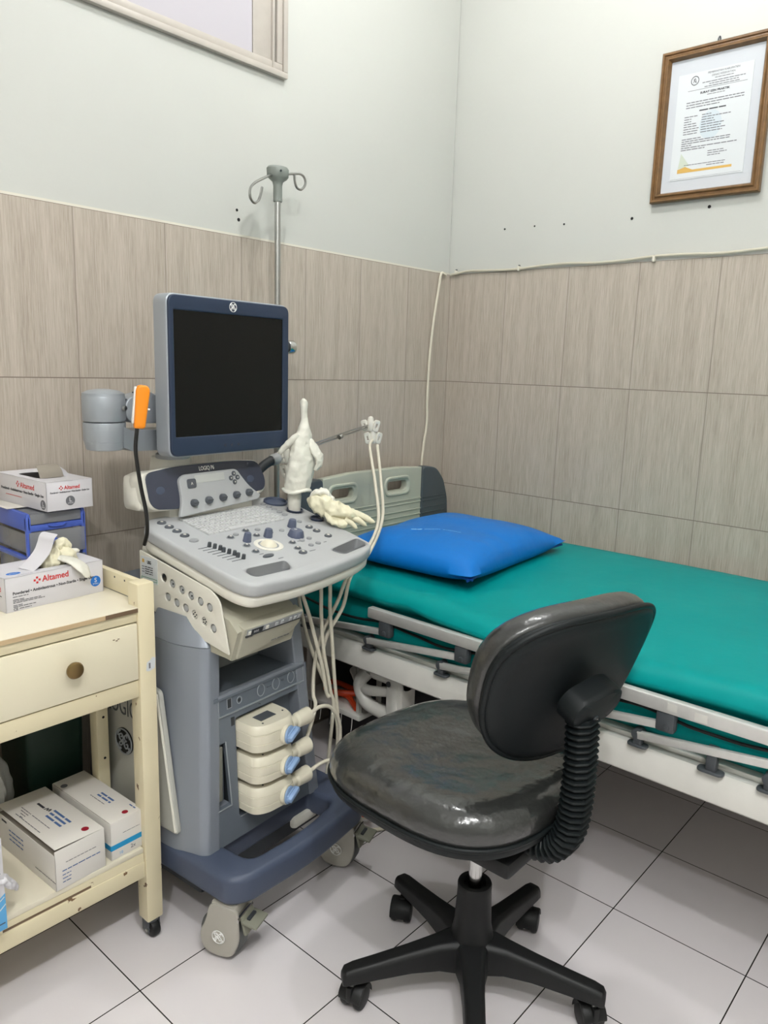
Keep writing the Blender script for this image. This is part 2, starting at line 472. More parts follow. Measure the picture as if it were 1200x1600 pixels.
# ------------------------------------------------------------ conduit and cord
b = B()
pts = [(-0.012, -0.012, ZT - 0.002), (-0.008, -0.05, ZT + 0.003)]
for k in range(1, 17): pts.append((-0.006, -0.1 * k, ZT + 0.004 + 0.0035 * math.sin(k * 1.7) + 0.002 * k * 0.4))
b.tube(pts, 0.0045, mat('painted_over_cable', (196, 190, 172), 0.6), seg=8, n=4)
for y in (-0.035, -0.31, -0.80, -1.3): b.box((-0.0125, y - 0.004, ZT - 0.003), (0.002, y + 0.004, ZT + 0.013), GROUT, 0.001)
for y in (-0.035, -0.31, -0.80): b.cyl((0, y, ZT + 0.016), (-0.008, y, ZT + 0.016), 0.002, GREYD, seg=8)
tag(b.build('wall_cable'), 'painted-over cable clipped along the top edge of the right wall tiles', 'cable')
b = B()
b.tube([(-0.035, -0.01, ZT - 0.004), (-0.062, -0.008, ZT - 0.002), (-0.075, -0.008, 1.55), (-0.098, -0.007, 1.42), (-0.113, -0.007, 1.28), (-0.116, -0.007, 1.13), (-0.113, -0.007, 1.05), (-0.128, -0.007, 0.96), (-0.137, -0.008, 0.87), (-0.14, -0.012, 0.60), (-0.12, -0.012, 0.3), (-0.12, -0.012, 0.02)], 0.0048, CABLEW, seg=8)
tag(b.build('hanging_cord'), 'loose cream cord hanging down the tiles beside the room corner', 'cord')

# ------------------------------------------------------------ framed certificate
cert = thing('framed_certificate', 'brown wooden frame holding a printed white certificate, hung high on the right wall', 'framed certificate', (0, -0.932, 1.778))
# local x runs along -y (to the right in the photo), y up, z out of the wall
CM = frame((0, 0, 0), (0, -1, 0), (0, 0, 1))
CW, CH = 0.318, 0.425
b = B()
def mould(b, x0, y0, x1, y1, prof, m):
    cs = [(x0, y0, 1, 1), (x1, y0, -1, 1), (x1, y1, -1, -1), (x0, y1, 1, -1)]
    L = []
    for d, z in prof: L.append([Vector((x + sx * d, y + sy * d, z)) for x, y, sx, sy in cs])
    for a, c in zip(L, L[1:]):
        t = bmesh.new(); A = [t.verts.new(v) for v in a]; C_ = [t.verts.new(v) for v in c]
        for i in range(4): t.faces.new((A[i], A[(i + 1) % 4], C_[(i + 1) % 4], C_[i]))
        b._add(t, m, CM)
mould(b, -CW / 2, 0, CW / 2, CH, [(0, 0), (0, 0.016), (0.003, 0.020), (0.008, 0.020), (0.010, 0.016), (0.014, 0.0165), (0.018, 0.022), (0.022, 0.0215), (0.026, 0.013), (0.028, 0.006)], WOOD)
b.build('frame', cert, 25)
b = B(); b.box((-CW / 2 + 0.01, 0.01, 0.001), (CW / 2 - 0.01, CH - 0.01, 0.006), MATP, M=CM); b.build('backing_sheet', cert)
PM = CM @ T(0, 0.030, 0.0068)
b = B()
b.box((-0.106, 0.030, -0.0006), (0.106, 0.325, 0.0004), PAPER, M=PM)
PM = PM @ T(0, 0.0, 0.0006)
b.flat([(-0.085, 0.049, 0), (0.073, 0.049, 0), (0.073, 0.056, 0), (-0.04, 0.056, 0), (-0.062, 0.066, 0), (-0.085, 0.060, 0)], YELLOW, PM)
b.flat([(-0.084, 0.062, -0.0001), (-0.05, 0.068, -0.0001), (-0.078, 0.105, -0.0001)], GREENSH, PM)
b.flat([(x, y, -0.0001) for x, y in circ(0.0, 0.175, 0.032, 20, 0.04)], BLUSH, PM)
b.tube([(-0.057 + 0.011 * math.cos(a), 0.303 + 0.012 * math.sin(a), 0.0002) for a in [2 * pi * k / 16 for k in range(17)]], 0.0009, INK, M=PM, seg=5, smooth=False)
b.tube([(-0.061, 0.297, 0.0002), (-0.057, 0.309, 0.0002), (-0.053, 0.297, 0.0002), (-0.057, 0.301, 0.0002), (-0.061, 0.307, 0.0002)], 0.0008, INKG, M=PM, seg=5)
def ln(b, x0, x1, y, h, m, M, seed=0):
    """a line of small print as separate word strokes"""
    r = random.Random(int((x0 * 7919 + y * 104729) * 1000) + seed); x = x0
    while x < x1 - h * 0.8:
        wl = min(h * r.uniform(1.6, 5.0), x1 - x)
        b.flat([(x, y, 0), (x + wl, y, 0), (x + wl, y + h * 0.62, 0), (x, y + h * 0.62, 0)], m, M)
        x += wl + h * 0.45
b.text('PEMERINTAH KABUPATEN', 0.0075, INKG, PM @ T(0.023, 0.315, 0), 'CENTER', w=0.088)
b.text('DINAS KESEHATAN', 0.0075, INKG, PM @ T(0.023, 0.306, 0), 'CENTER', w=0.064)
ln(b, 0.0, 0.052, 0.300, 0.003, INKG, PM)
ln(b, -0.035, 0.085, 0.292, 0.0035, INKG, PM); ln(b, -0.015, 0.068, 0.286, 0.0035, INKG, PM); ln(b, -0.028, 0.07, 0.280, 0.0035, INKG, PM)
b.flat([(-0.075, 0.276, 0), (0.092, 0.276, 0), (0.092, 0.2772, 0), (-0.075, 0.2772, 0)], INKG, PM)
b.text('SURAT IZIN PRAKTIK', 0.0075, INK, PM @ T(0.003, 0.264, 0), 'CENTER', w=0.084, bold=0.0003)
ln(b, -0.018, 0.032, 0.258, 0.003, INKG, PM)
for y, x1 in ((0.243, 0.087), (0.236, 0.087), (0.229, 0.02)): ln(b, -0.076, x1, y, 0.004, INKG, PM)
ln(b, -0.036, 0.045, 0.2165, 0.0055, INK, PM)
for k, (xa, xb) in enumerate([(-0.045, 0.0), (-0.062, 0.055), (-0.062, 0.008), (-0.045, 0.012), (-0.042, 0.038), (-0.038, 0.03), (-0.038, 0.043), (-0.042, 0.035)]):
    y = 0.204 - k * 0.0068
    ln(b, -0.078, xa + 0.005, y, 0.0038, INKG, PM); ln(b, -0.027, xb, y, 0.0038, INKG, PM)
for y, x1 in ((0.142, -0.02), (0.136, 0.06), (0.130, 0.063), (0.124, -0.05), (0.118, 0.085), (0.112, -0.01)): ln(b, -0.080, x1, y, 0.004, INKG, PM)
for y, a, c in ((0.101, 0.0, 0.045), (0.095, 0.0, 0.055), (0.089, 0.0, 0.04), (0.0838 - 0.021, -0.0, 0.05)): ln(b, a, c, y, 0.0035, INKG, PM)
for y, a, c in ((0.069, -0.066, 0.054), ): ln(b, a, c, y, 0.003, INKG, PM)
b.flat([(-0.105, 0.033, 0), (0.10, 0.034, 0), (0.10, 0.0346, 0), (-0.105, 0.0336, 0)], INKG, PM)
b.build('certificate_sheet', cert, label='white printed sheet with ochre stripe')
b = B(); b.tube([(0, CH - 0.004, 0.006), (-0.002, CH + 0.006, 0.006), (0.001, CH + 0.014, 0.005), (0.004, CH + 0.007, 0.005), (0.003, CH - 0.004, 0.004)], 0.0022, GREYD, M=CM, seg=6); b.build('hanging_loop', cert)

# ------------------------------------------------------------ examination bed (local = world)
BY0, BY1 = -2.15, -0.09
bed = thing('examination_bed', 'white and aluminium hospital bed with teal vinyl mattress along the right wall', 'bed', (-0.47, -1.1, 0))
BI = bed.matrix_world.inverted() if False else T(0.47, 1.1, 0)
def bb(b, name, **k): return b.build(name, bed, M=BI, **k)
FX = -0.93
b = B(); b.box((-0.932, -0.112, 0.44), (-0.90, -0.088, 0.475), HB_G, 0.003); b.cyl((-0.945, -0.100, 0.43), (-0.945, -0.100, 0.459), 0.016, HB_G, bev=0.003); bb(b, 'pole_socket')
# side frame extrusions
for sgn, xf, nm in ((1, FX, 'side_frame'), (-1, -0.045, 'side_frame')):
    b = B()
    prof = [(0.0, 0.418), (0.004, 0.414), (0.010, 0.410), (0.030, 0.410), (0.040, 0.414), (0.052, 0.430), (0.052, 0.476), (0.040, 0.480), (0.032, 0.476), (0.024, 0.481), (0.012, 0.478), (0.004, 0.462), (0.000, 0.440)]
    L = []
    for y in (BY0, BY1): L.append([Vector((xf + sgn * px, y, pz)) for px, pz in prof])
    b.loops(L, BEDWHITE)
    bb(b, nm, ang=25)
b = B()
b.box((-0.88, BY0, 0.43), (-0.10, BY0 + 0.05, 0.475), BEDWHITE, 0.004); b.box((-0.88, BY1 - 0.05, 0.43), (-0.10, BY1, 0.475), BEDWHITE, 0.004)
for y in (-0.6, -1.1, -1.6): b.box((-0.88, y - 0.02, 0.435), (-0.10, y + 0.02, 0.47), BEDWHITE, 0.003)
b.box((-0.90, BY0 + .03, 0.478), (-0.06, BY1 - 0.03, 0.490), BEDWHITE, 0.002)
bb(b, 'mattress_deck')
for y in (-0.53, -1.80):
    for x in (-0.85, -0.12):
        b = B()
        b.box((x - 0.03, y - 0.03, 0.10), (x + 0.03, y + 0.03, 0.44), BEDWHITE, 0.004)
        b.box((x - 0.034, y - 0.012, 0.10), (x - 0.029, y + 0.012, 0.40), BEDWHITE, 0.001)
        b.cyl((x - 0.028, y + 0.018, 0.375), (x - 0.036, y + 0.018, 0.375), 0.008, GREYD, seg=12)
        leg = bb(b, 'leg')
        b = B(); b.cyl((x - 0.014, y, 0.05), (x + 0.014, y, 0.05), 0.05, GREYD, bev=0.006); b.box((x - 0.02, y - 0.02, 0.05), (x + 0.02, y + 0.02, 0.105), GREYPL2, 0.004)
        b.build('caster', leg)
b = B()
b.cyl((-0.85, -0.44, 0.395), (-0.85, -0.56, 0.395), 0.035, BEDWHITE)
b.tube([(-0.86, -0.42, 0.385), (-0.86, -0.38, 0.33), (-0.86, -0.42, 0.275), (-0.86, -0.55, 0.27)], 0.020, BEDWHITE, seg=14)
b.tube([(-0.86, -0.50, 0.34), (-0.86, -0.40, 0.32), (-0.80, -0.30, 0.33)], 0.015, BEDWHITE, seg=12)
bb(b, 'bent_tube')
b = B(); b.box((-0.86, -0.38, 0.205), (-0.735, -0.12, 0.222), BEDWHITE, 0.004)
for k in range(5): b.tube([(-0.858, -0.35 + 0.045 * k, 0.21), (-0.862, -0.352 + 0.045 * k, 0.18), (-0.859, -0.345 + 0.045 * k, 0.155)], 0.0012, BEDWHITE, seg=5, n=4)
for xx, yy in ((-0.84, -0.36), (-0.84, -0.14), (-0.75, -0.36), (-0.75, -0.14)): b.box((xx - 0.006, yy - 0.006, 0.22), (xx + 0.006, yy + 0.006, 0.44), BEDWHITE)
bb(b, 'under_tray')

# headboard: plate in x-z with carrying slots
HM = frame((0, -0.052, 0), (1, 0, 0), (0, 0, 1))   # x right, y up, z toward -y (into the room)
def slot(cx, cz, hw, hh): return rrect(cx - hw, cz - hh, cx + hw, cz + hh, hh * 0.9)
b = B()
holes = [slot(cx, 0.835, 0.052, 0.017) for cx in (-0.345, -0.625)]
b.plate([(-0.72, 0.50), (-0.205, 0.50), (-0.205, 0.893), (-0.33, 0.902), (-0.59, 0.902), (-0.72, 0.893)], holes, -0.014, 0.014, HB_B, 0.005, HM)
for cx in (-0.345, -0.625):
    L = []
    for hw, hh, z in ((0.074, 0.036, 0.0135), (0.070, 0.033, 0.019), (0.064, 0.028, 0.019), (0.055, 0.020, 0.012)):
        L.append([Vector((x, y, z)) for x, y in slot(cx, 0.835, hw, hh)])
    b.loops(L, HB_B, HM, cap0=False, cap1=False)
for z in (0.775, 0.762, 0.735, 0.715, 0.695, 0.675): b.box((-0.70, z, 0.013), (-0.207, z + 0.004, 0.0165), HB_B, 0.001, HM)
hb = bb(b, 'headboard')
for sg in (0, 1):
    b = B()
    P = [(-0.205, 0.50), (-0.036, 0.50), (-0.034, 0.66), (-0.042, 0.76), (-0.070, 0.835), (-0.115, 0.882), (-0.16, 0.893), (-0.205, 0.894)]
    if sg: P = [(-0.925 - x, z) for x, z in P][::-1]
    b.plate(rpoly(P, 0.02), [], -0.018, 0.018, HB_G, 0.006, HM)
    for z in (0.775, 0.762, 0.735, 0.715):
        if sg: b.box((-0.86, z, 0.017), (-0.722, z + 0.004, 0.0195), HB_G, 0.001, HM)
        else: b.box((-0.203, z, 0.017), (-0.062, z + 0.004, 0.0195), HB_G, 0.001, HM)
    b.build('headboard_end', hb)
# far-end footboard, outside the photo but part of the bed
b = B(); b.box((-0.92, BY0 - 0.04, 0.42), (-0.03, BY0 - 0.005, 0.85), HB_B, 0.012); bb(b, 'footboard')

# collapsible side rail
b = B()
b.box((FX - 0.014, -2.02, 0.579), (FX + 0.008, -0.478, 0.609), ALU, 0.004)
b.box((FX - 0.0147, -1.33, 0.588), (FX - 0.0138, -1.31, 0.603), BEDWHITE); b.box((FX - 0.0147, -1.39, 0.584), (FX - 0.0138, -1.365, 0.601), BEDWHITE)
rail = bb(b, 'side_rail')
feet = [-0.215, -0.47, -0.725, -0.985, -1.25, -1.51, -1.77]
for y in feet:
    b = B(); b.plate(rrect(-0.022, -0.012, 0.022, 0.012, 0.011), [], 0, 0.006, GREYD, 0.002, T(FX + 0.006, y, 0.479) @ RZ(pi / 2))
    b.box((FX - 0.003, y - 0.010, 0.484), (FX + 0.016, y + 0.010, 0.512), GREYD, 0.004)
    b.cyl((FX - 0.006, y, 0.508), (FX + 0.018, y, 0.508), 0.013, GREYD, bev=0.002); b.cyl((FX - 0.0075, y, 0.508), (FX, y, 0.508), 0.006, GREYD, bev=0.001)
    b.build('rail_foot', rail)
    yc = y - 0.322
    if yc > -2.0:
        b = B()
        m = frame((FX - 0.002, y, 0.508), (0, -0.322, 0.040), (0, 0, 1))
        b.box((0, -0.009, -0.006), (0.318, 0.009, 0.006), ALU, 0.003, m)
        b.build('rail_strut', rail)
for yc in (-0.537, -0.792, -1.047, -1.307, -1.572, -1.83):
    b = B(); b.box((FX - 0.013, yc - 0.020, 0.536), (FX + 0.012, yc + 0.020, 0.580), GREYD, 0.006); b.cyl((FX - 0.016, yc - 0.004, 0.548), (FX, yc - 0.004, 0.548), 0.007, GREYD, bev=0.002)
    b.build('rail_clamp', rail)
b = B()
b.plate(rrect(-0.026, -0.013, 0.026, 0.013, 0.012), [], 0, 0.006, GREYD, 0.002, T(FX + 0.004, -1.402, 0.479) @ RZ(pi / 2))
b.box((FX - 0.004, -1.413, 0.484), (FX + 0.014, -1.392, 0.535), GREYD, 0.003)
b.build('rail_catch', rail)

# mattress
def slab(b, x0, x1, y0, y1, z0, z1, m, r=0.02, sag=None, nx=26, ny=60):
    """soft rounded slab; sag(x, y) -> (dx_front, dz)"""
    L = []
    prof = [(0, 0.0)]
    t = bmesh.new()
    def P(u, v, top):
        x = x0 + (x1 - x0) * u; y = y0 + (y1 - y0) * v
        return x, y
    ring = []
    for top in (0, 1):
        g = []
        for j in range(ny + 1):
            row = []
            for i in range(nx + 1):
                u, v = i / nx, j / ny
                x, y = P(u, v, top)
                e = min(x - x0, x1 - x, y - y0, y1 - y)
                k = max(0.0, 1 - e / r)
                dz = r * (1 - math.sqrt(max(0, 1 - k * k)))
                z = z1 - dz if top else z0 + dz
                if sag:
                    a, c = sag(x, y, top); x += a; z += c
                row.append(t.verts.new((x, y, z)))
            g.append(row)
        ring.append(g)
    for g, fl in zip(ring, (1, 0)):
        for j in range(ny):
            for i in range(nx):
                f = (g[j][i], g[j][i + 1], g[j + 1][i + 1], g[j + 1][i])
                t.faces.new(f[::-1] if fl else f)
    lo, hi = ring
    def stitch(a, c):
        for k in range(len(a) - 1): t.faces.new((a[k], a[k + 1], c[k + 1], c[k]))
    stitch(lo[0], hi[0]); stitch(lo[-1][::-1], hi[-1][::-1])
    stitch([r_[0] for r_ in lo][::-1], [r_[0] for r_ in hi][::-1]); stitch([r_[-1] for r_ in lo], [r_[-1] for r_ in hi])
    bmesh.ops.recalc_face_normals(t, faces=t.faces)
    b._add(t, m)
def sag_top(x, y, top):
    n = noise.noise(Vector((x * 3, y * 2.2, 0))) * 0.006
    fr = max(0, min(1, (-0.5 - x) / 0.4))
    # head section slopes a little to the front edge; a fold where the back rest hinges
    fold = math.exp(-((y + 0.62 + (x + 0.9) * 0.6) / 0.05) ** 2) * 0.010 * fr
    dz = n + fold - 0.020 * fr * math.exp(-((y + 1.05) / 0.28) ** 2)
    if top: dz -= 0.010 * fr
    return (-0.006 * fr * math.sin(y * 6.0) , dz)
b = B(); slab(b, -0.925, -0.022, -2.05, -0.085, 0.600, 0.672, TEAL, 0.026, sag_top)
mt = bb(b, 'mattress_upper_pad', ang=60)
b = B(); slab(b, -0.912, -0.03, -2.05, -0.09, 0.492, 0.602, TEAL, 0.03, lambda x, y, t: (0.004 * math.sin(y * 14), 0.0), ny=50)
bb(b, 'mattress_lower_pad', ang=60)
b = B()
b.tube([(-0.922 - 0.003 * math.sin(k * 2.1), -0.1 - 0.05 * k, 0.562 + 0.007 * math.sin(k * 0.9)) for k in range(39)], 0.004, BLACK, seg=6, n=2)
bb(b, 'seam')

PALEPR = mat('pale_worn_print', (150, 200, 235), 0.5)
# pillow
pw = thing('pillow', 'bright blue vinyl pillow lying on the teal mattress at the headboard end', 'pillow', (-0.50, -0.44, 0.672), math.radians(4))
b = B()
t = bmesh.new(); W_, D_, Hh = 0.305, 0.245, 0.078
G = []
nx, ny = 44, 36
for side in (1, -1):
    g = []
    for j in range(ny + 1):
        row = []
        for i in range(nx + 1):
            u, v = -1 + 2 * i / nx, -1 + 2 * j / ny
            e = (1 - abs(u) ** 3.2) * (1 - abs(v) ** 3.2)
            h = max(e, 0) ** 0.52
            px = u * W_ * (1 - 0.05 * (1 - abs(u)) - 0.055 * (1 - v * v) * abs(u) ** 3)
            py = v * D_ * (1 - 0.065 * (1 - u * u) * abs(v) ** 3)
            q = Vector((px * 7, py * 7, 3.1))
            wr = noise.noise(q) * 0.012 + (0.3 - abs(noise.noise(Vector((px * 16 + 3, py * 7 + px * 5, 1))))) * 0.016 * max(0, -v) * max(0.25, -u + 0.4)
            if side > 0: z = 0.030 + Hh * h + wr * h
            else: z = 0.030 - 0.028 * min(1, h * 1.6)
            # corners lift slightly
            z += 0.010 * (abs(u) * abs(v)) ** 4
            row.append(t.verts.new((px, py, z)))
        g.append(row)
    G.append(g)
for g, fl in zip(G, (0, 1)):
    for j in range(ny):
        for i in range(nx):
            f = (g[j][i], g[j][i + 1], g[j + 1][i + 1], g[j + 1][i]); t.faces.new(f[::-1] if fl else f)
bmesh.ops.remove_doubles(t, verts=t.verts, dist=0.0002)
bmesh.ops.recalc_face_normals(t, faces=t.faces)
b._add(t, PILLOWM)
PTM = T(-0.235, 0.05, 0.0965) @ RX(math.radians(3)) @ RY(math.radians(-8)) @ RZ(math.radians(-82))
pc = b.build('pillow_cover', pw, 70)
b = B()
ed = [(-W_ + 0.012 + 0.012 * math.sin(k / 20 * pi), -D_ + 2 * D_ * k / 20 * 0.97, 0.028) for k in range(21)]
b.tube(ed, 0.004, PILLOWD, seg=6, n=3)
ed = [(-W_ + 2 * W_ * k / 20 * 0.98, -D_ + 0.010 + 0.016 * math.sin(k / 20 * pi), 0.026) for k in range(21)]
b.tube(ed, 0.004, PILLOWD, seg=6, n=3)
b.build('piping', pw, 60)
from mathutils.bvhtree import BVHTree
bt = BVHTree.FromPolygons([v.co.copy() for v in pc.data.vertices], [tuple(p.vertices) for p in pc.data.polygons])
b = B(); PIM = Matrix.Translation(pw.location) @ RZ(math.radians(4)); PII = PIM.inverted()
rr = random.Random(3); A_, C_ = Vector((-0.655, -0.392, 0)), Vector((-0.588, -0.528, 0))
k = 0.0
while k < 1.0:
    if not (0.20 < k < 0.27 or 0.58 < k < 0.64):
        p = PII @ A_.lerp(C_, k); hit = bt.ray_cast(Vector((p.x, p.y, 0.5)), Vector((0, 0, -1)))
        if hit[0] is not None:
            q = hit[1].to_track_quat('Z', 'Y').to_matrix().to_4x4(); q.translation = hit[0] + hit[1] * 0.0004
            s_ = 0.0022 if k < 0.2 else 0.0014
            b.box((-s_, -s_ * 1.6, -0.0002), (s_, s_ * rr.uniform(0.6, 1.8), 0.0002), PALEPR, 0, q)
    k += rr.uniform(0.022, 0.04)
b.build('worn_print', pw, label='pale worn lettering across the cover')

# dark crate under the bed
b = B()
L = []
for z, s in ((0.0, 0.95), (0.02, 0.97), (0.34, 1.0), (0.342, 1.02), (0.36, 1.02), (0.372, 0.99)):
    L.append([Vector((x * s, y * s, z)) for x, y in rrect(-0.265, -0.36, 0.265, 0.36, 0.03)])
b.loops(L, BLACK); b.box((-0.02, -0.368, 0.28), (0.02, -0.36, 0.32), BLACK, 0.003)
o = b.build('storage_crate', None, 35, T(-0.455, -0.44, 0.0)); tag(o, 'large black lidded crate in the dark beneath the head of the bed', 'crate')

# orange cord and strip on the tray below the bed
b = B(); b.tube([(-0.84, -0.35, 0.232), (-0.80, -0.27, 0.236), (-0.82, -0.20, 0.240), (-0.76, -0.16, 0.236), (-0.755, -0.22, 0.240), (-0.78, -0.30, 0.246), (-0.84, -0.23, 0.250)], 0.009, mat('orange_red_cord', (225, 75, 30), 0.5), seg=8)
tag(b.build('extension_cord'), 'orange cord heaped on the white tray beneath the bed', 'cord')

# ------------------------------------------------------------ drip stand on the bed head corner
iv = thing('drip_pole', 'thin steel drip pole with two hooks rising behind the monitor', 'drip pole', (-0.945, -0.100, 0))
b = B(); b.cyl((0, 0, 0.46), (0, 0, 1.755), 0.0085, STEEL, seg=20); b.build('pole_tube', iv)
b = B()
L = []
for z, r in ((1.70, 0.0125), (1.742, 0.0125), (1.752, 0.015), (1.76, 0.022), (1.766, 0.026), (1.785, 0.027), (1.79, 0.024)):
    L.append([Vector((r * math.cos(a) * (1.25 if z > 1.757 else 1), r * math.sin(a), z)) for a in [2 * pi * k / 24 for k in range(24)]])
b.loops(L, mat('grey_hub_plastic', (128, 134, 128), 0.45)); b.cyl((-0.012, -0.0262, 1.776), (-0.012, -0.0285, 1.776), 0.003, DARK, seg=10)
b.build('hook_hub', iv)
def hook(pts):
    b = B(); b.tube(pts, 0.0036, STEEL, seg=8); b.build('hook', iv)
hook([(-0.02, -0.004, 1.769), (-0.06, -0.016, 1.750), (-0.098, -0.024, 1.730), (-0.118, -0.028, 1.712), (-0.120, -0.028, 1.690), (-0.104, -0.024, 1.678), (-0.086, -0.020, 1.686), (-0.076, -0.018, 1.704), (-0.070, -0.018, 1.724)])
hook([(0.02, 0.002, 1.776), (0.06, 0.006, 1.786), (0.095, 0.010, 1.792), (0.112, 0.012, 1.784), (0.114, 0.012, 1.768), (0.098, 0.010, 1.752), (0.080, 0.008, 1.752), (0.069, 0.006, 1.766), (0.066, 0.006, 1.786)])
b = B(); b.cyl((0.005, 0, 1.305), (0.036, -0.002, 1.305), 0.017, DARK, seg=20, bev=0.002); b.cyl((0.034, -0.002, 1.305), (0.058, -0.003, 1.305), 0.020, CHROME, seg=24, bev=0.003); b.box((-0.015, -0.014, 1.285), (0.012, 0.014, 1.325), DARK, 0.003)
b.build('clamp_knob', iv)

# ------------------------------------------------------------ ultrasound machine (local: x right, y into the wall, z up)
us = thing('ultrasound_machine', 'blue-grey ultrasound cart with monitor, sloping control panel and caster wheels', 'ultrasound machine', (-1.365, -0.66, 0), math.radians(4.5))
def ub(b, name, ang=35, M=None, par=None, **k): return b.build(name, par or us, ang, M, **k)

# base with foot opening
b = B()
outer = rpoly([(-0.205, 0.60), (-0.203, 0.005), (-0.165, -0.022), (0.03, -0.040), (0.215, -0.022), (0.257, 0.012), (0.255, 0.60)], [0.03, 0.03, 0.03, 0.10, 0.03, 0.03, 0.03])
hole = rpoly([(-0.125, 0.112), (-0.122, 0.022), (0.03, 0.010), (0.165, 0.030), (0.160, 0.112)], [0.01, 0.03, 0.1, 0.03, 0.01])
b.plate(outer, [hole], 0.136, 0.202, NAVY, 0.014)
base = ub(b, 'base_bumper', 50)
b = B(); b.box((-0.18, 0.115, 0.10), (0.23, 0.58, 0.18), DARK, 0.01)
b.box((-0.10, 0.11, 0.195), (0.14, 0.15, 0.235), DARK, 0.003)
ub(b, 'chassis')
b = B(); b.box((0.10, 0.10, 0.12), (0.19, 0.45, 0.15), WHITEPL, 0.01); ub(b, 'under_tray')
# casters
for cx, cy, rz in ((-0.172, 0.032, 0.28), (0.212, 0.032, 0.28), (-0.16, 0.53, 2.6), (0.21, 0.53, 2.4)):
    M = T(cx, cy, 0) @ RZ(rz)
    c = B(); c.cyl((-0.020, 0.012, 0.052), (0.020, 0.012, 0.052), 0.052, RUBBER, seg=32, bev=0.010)
    c.cyl((-0.022, 0.012, 0.052), (0.022, 0.012, 0.052), 0.034, CASTG, seg=24, bev=0.003)
    wh = ub(c, 'caster', M=M)
    h = B()
    pr = rpoly([(-0.05, 0.128), (-0.052, 0.05), (-0.035, 0.010), (0.0, 0.004), (0.035, 0.010), (0.046, 0.05), (0.028, 0.085), (0.020, 0.128)], 0.018)
    for sx in (-1, 1):
        h.plate(pr, [], -0.004, 0.004, CASTG, 0.003, frame((sx * 0.027, 0.012, 0.004), (0, 1, 0), (0, 0, 1)))
    h.box((-0.027, -0.03, 0.100), (0.027, 0.03, 0.135), CASTG, 0.006)
    h.build('caster_fork', wh, 40)
    if cy < 0.2:
        e = B(); emblem(e, frame((-0.0315, 0.008, 0.058), (0, -1, 0), (0, 0, 1)), 0.016, CASTG, LAMPM); e.build('emblem', wh)
        p = B(); p.box((-0.026, -0.068, 0.103), (0.026, -0.030, 0.110), OLIVE, 0.003, M=RX(0.12)); p.box((-0.024, -0.072, 0.056), (0.024, -0.064, 0.098), OLIVE, 0.004, M=RX(-0.25))
        p.box((-0.014, -0.058, 0.098), (0.014, -0.05, 0.108), DARK, 0.001); p.cyl((-0.030, -0.035, 0.108), (0.030, -0.035, 0.108), 0.006, CHROME, seg=12)
        p.build('brake_pedal', wh)

# column
def vf(z): return 0.10 + (z - 0.23) * 0.05
def uL(z): return -0.182 + (z - 0.23) * 0.055
def uR(z): return 0.194 - (z - 0.23) * 0.11
b = B()
L = []
for z in (0.198, 0.23, 0.35, 0.5, 0.62, 0.664):
    a, v, w_ = uL(z), vf(z), 0.047
    L.append([Vector((x, y, z)) for x, y in rpoly([(a, v + 0.012), (a + 0.012, v - 0.002), (a + w_ - 0.004, v - 0.002), (a + w_, v + 0.03), (a + w_, 0.24), (a - 0.016, 0.30), (a - 0.020, 0.10 + 0.09)], [0.006, 0.006, 0.004, 0, 0, 0.02, 0.05])])
b.loops(L, BODY)
L = []
for z, s, o in ((0.6655, 0, 0), (0.680, 0.004, 0.006), (0.700, 0.018, 0.02), (0.72, 0.028, 0.03)):
    a, v, w_ = uL(0.66) + s, vf(z) + o, 0.047 - s * 0.3
    L.append([Vector((x, y, z)) for x, y in rpoly([(a, v + 0.012), (a + 0.012, v - 0.002), (a + w_ - 0.004, v - 0.002), (a + w_, v + 0.03), (a + w_, 0.24), (a - 0.016, 0.30), (a - 0.020, 0.19)], [0.006, 0.006, 0.004, 0, 0, 0.02, 0.05])])
b.loops(L, BODY)
ub(b, 'left_pillar', 40)
b = B(); L = []
for z in (0.198, 0.23, 0.35, 0.5, 0.62, 0.72):
    a, v, w_ = uR(z), vf(z), 0.05
    L.append([Vector((x, y, z)) for x, y in rpoly([(a - w_, v + 0.03), (a - w_ + 0.004, v - 0.002), (a - 0.014, v - 0.002), (a, v + 0.014), (a + 0.012, 0.20), (a + 0.008, 0.32), (a - w_, 0.26)], [0, 0.004, 0.006, 0.006, 0.05, 0.02, 0])])
b.loops(L, BODY)
ub(b, 'right_pillar', 40)
# rear body block
b = B(); L = []
for z, s in ((0.198, 0), (0.5, 0.01), (0.66, 0.03), (0.75, 0.055)):
    L.append([Vector((x, y, z)) for x, y in rrect(-0.185 + s, 0.24, 0.19 - s, 0.545 - s, 0.03)])
b.loops(L, BODYD); ub(b, 'rear_body', 40)
# front panel with openings
FM = frame((0, vf(0.23), 0.23), (1, 0, 0), (0, 0.05, 1))
b = B()
def fz(z): return (z - 0.23)
slotP = rpoly([(-0.142, fz(0.290)), (-0.100, fz(0.290)), (-0.110, fz(0.44)), (-0.142, fz(0.44))], 0.004)
bayP = rpoly([(-0.080, fz(0.250)), (0.150, fz(0.250)), (0.150, fz(0.486)), (-0.080, fz(0.486))], 0.008)
b.plate([(-0.15, fz(0.20)), (0.16, fz(0.20)), (0.152, fz(0.545)), (-0.15, fz(0.545))], [slotP, bayP], -0.010, 0.0, BODYD, 0.0, FM)
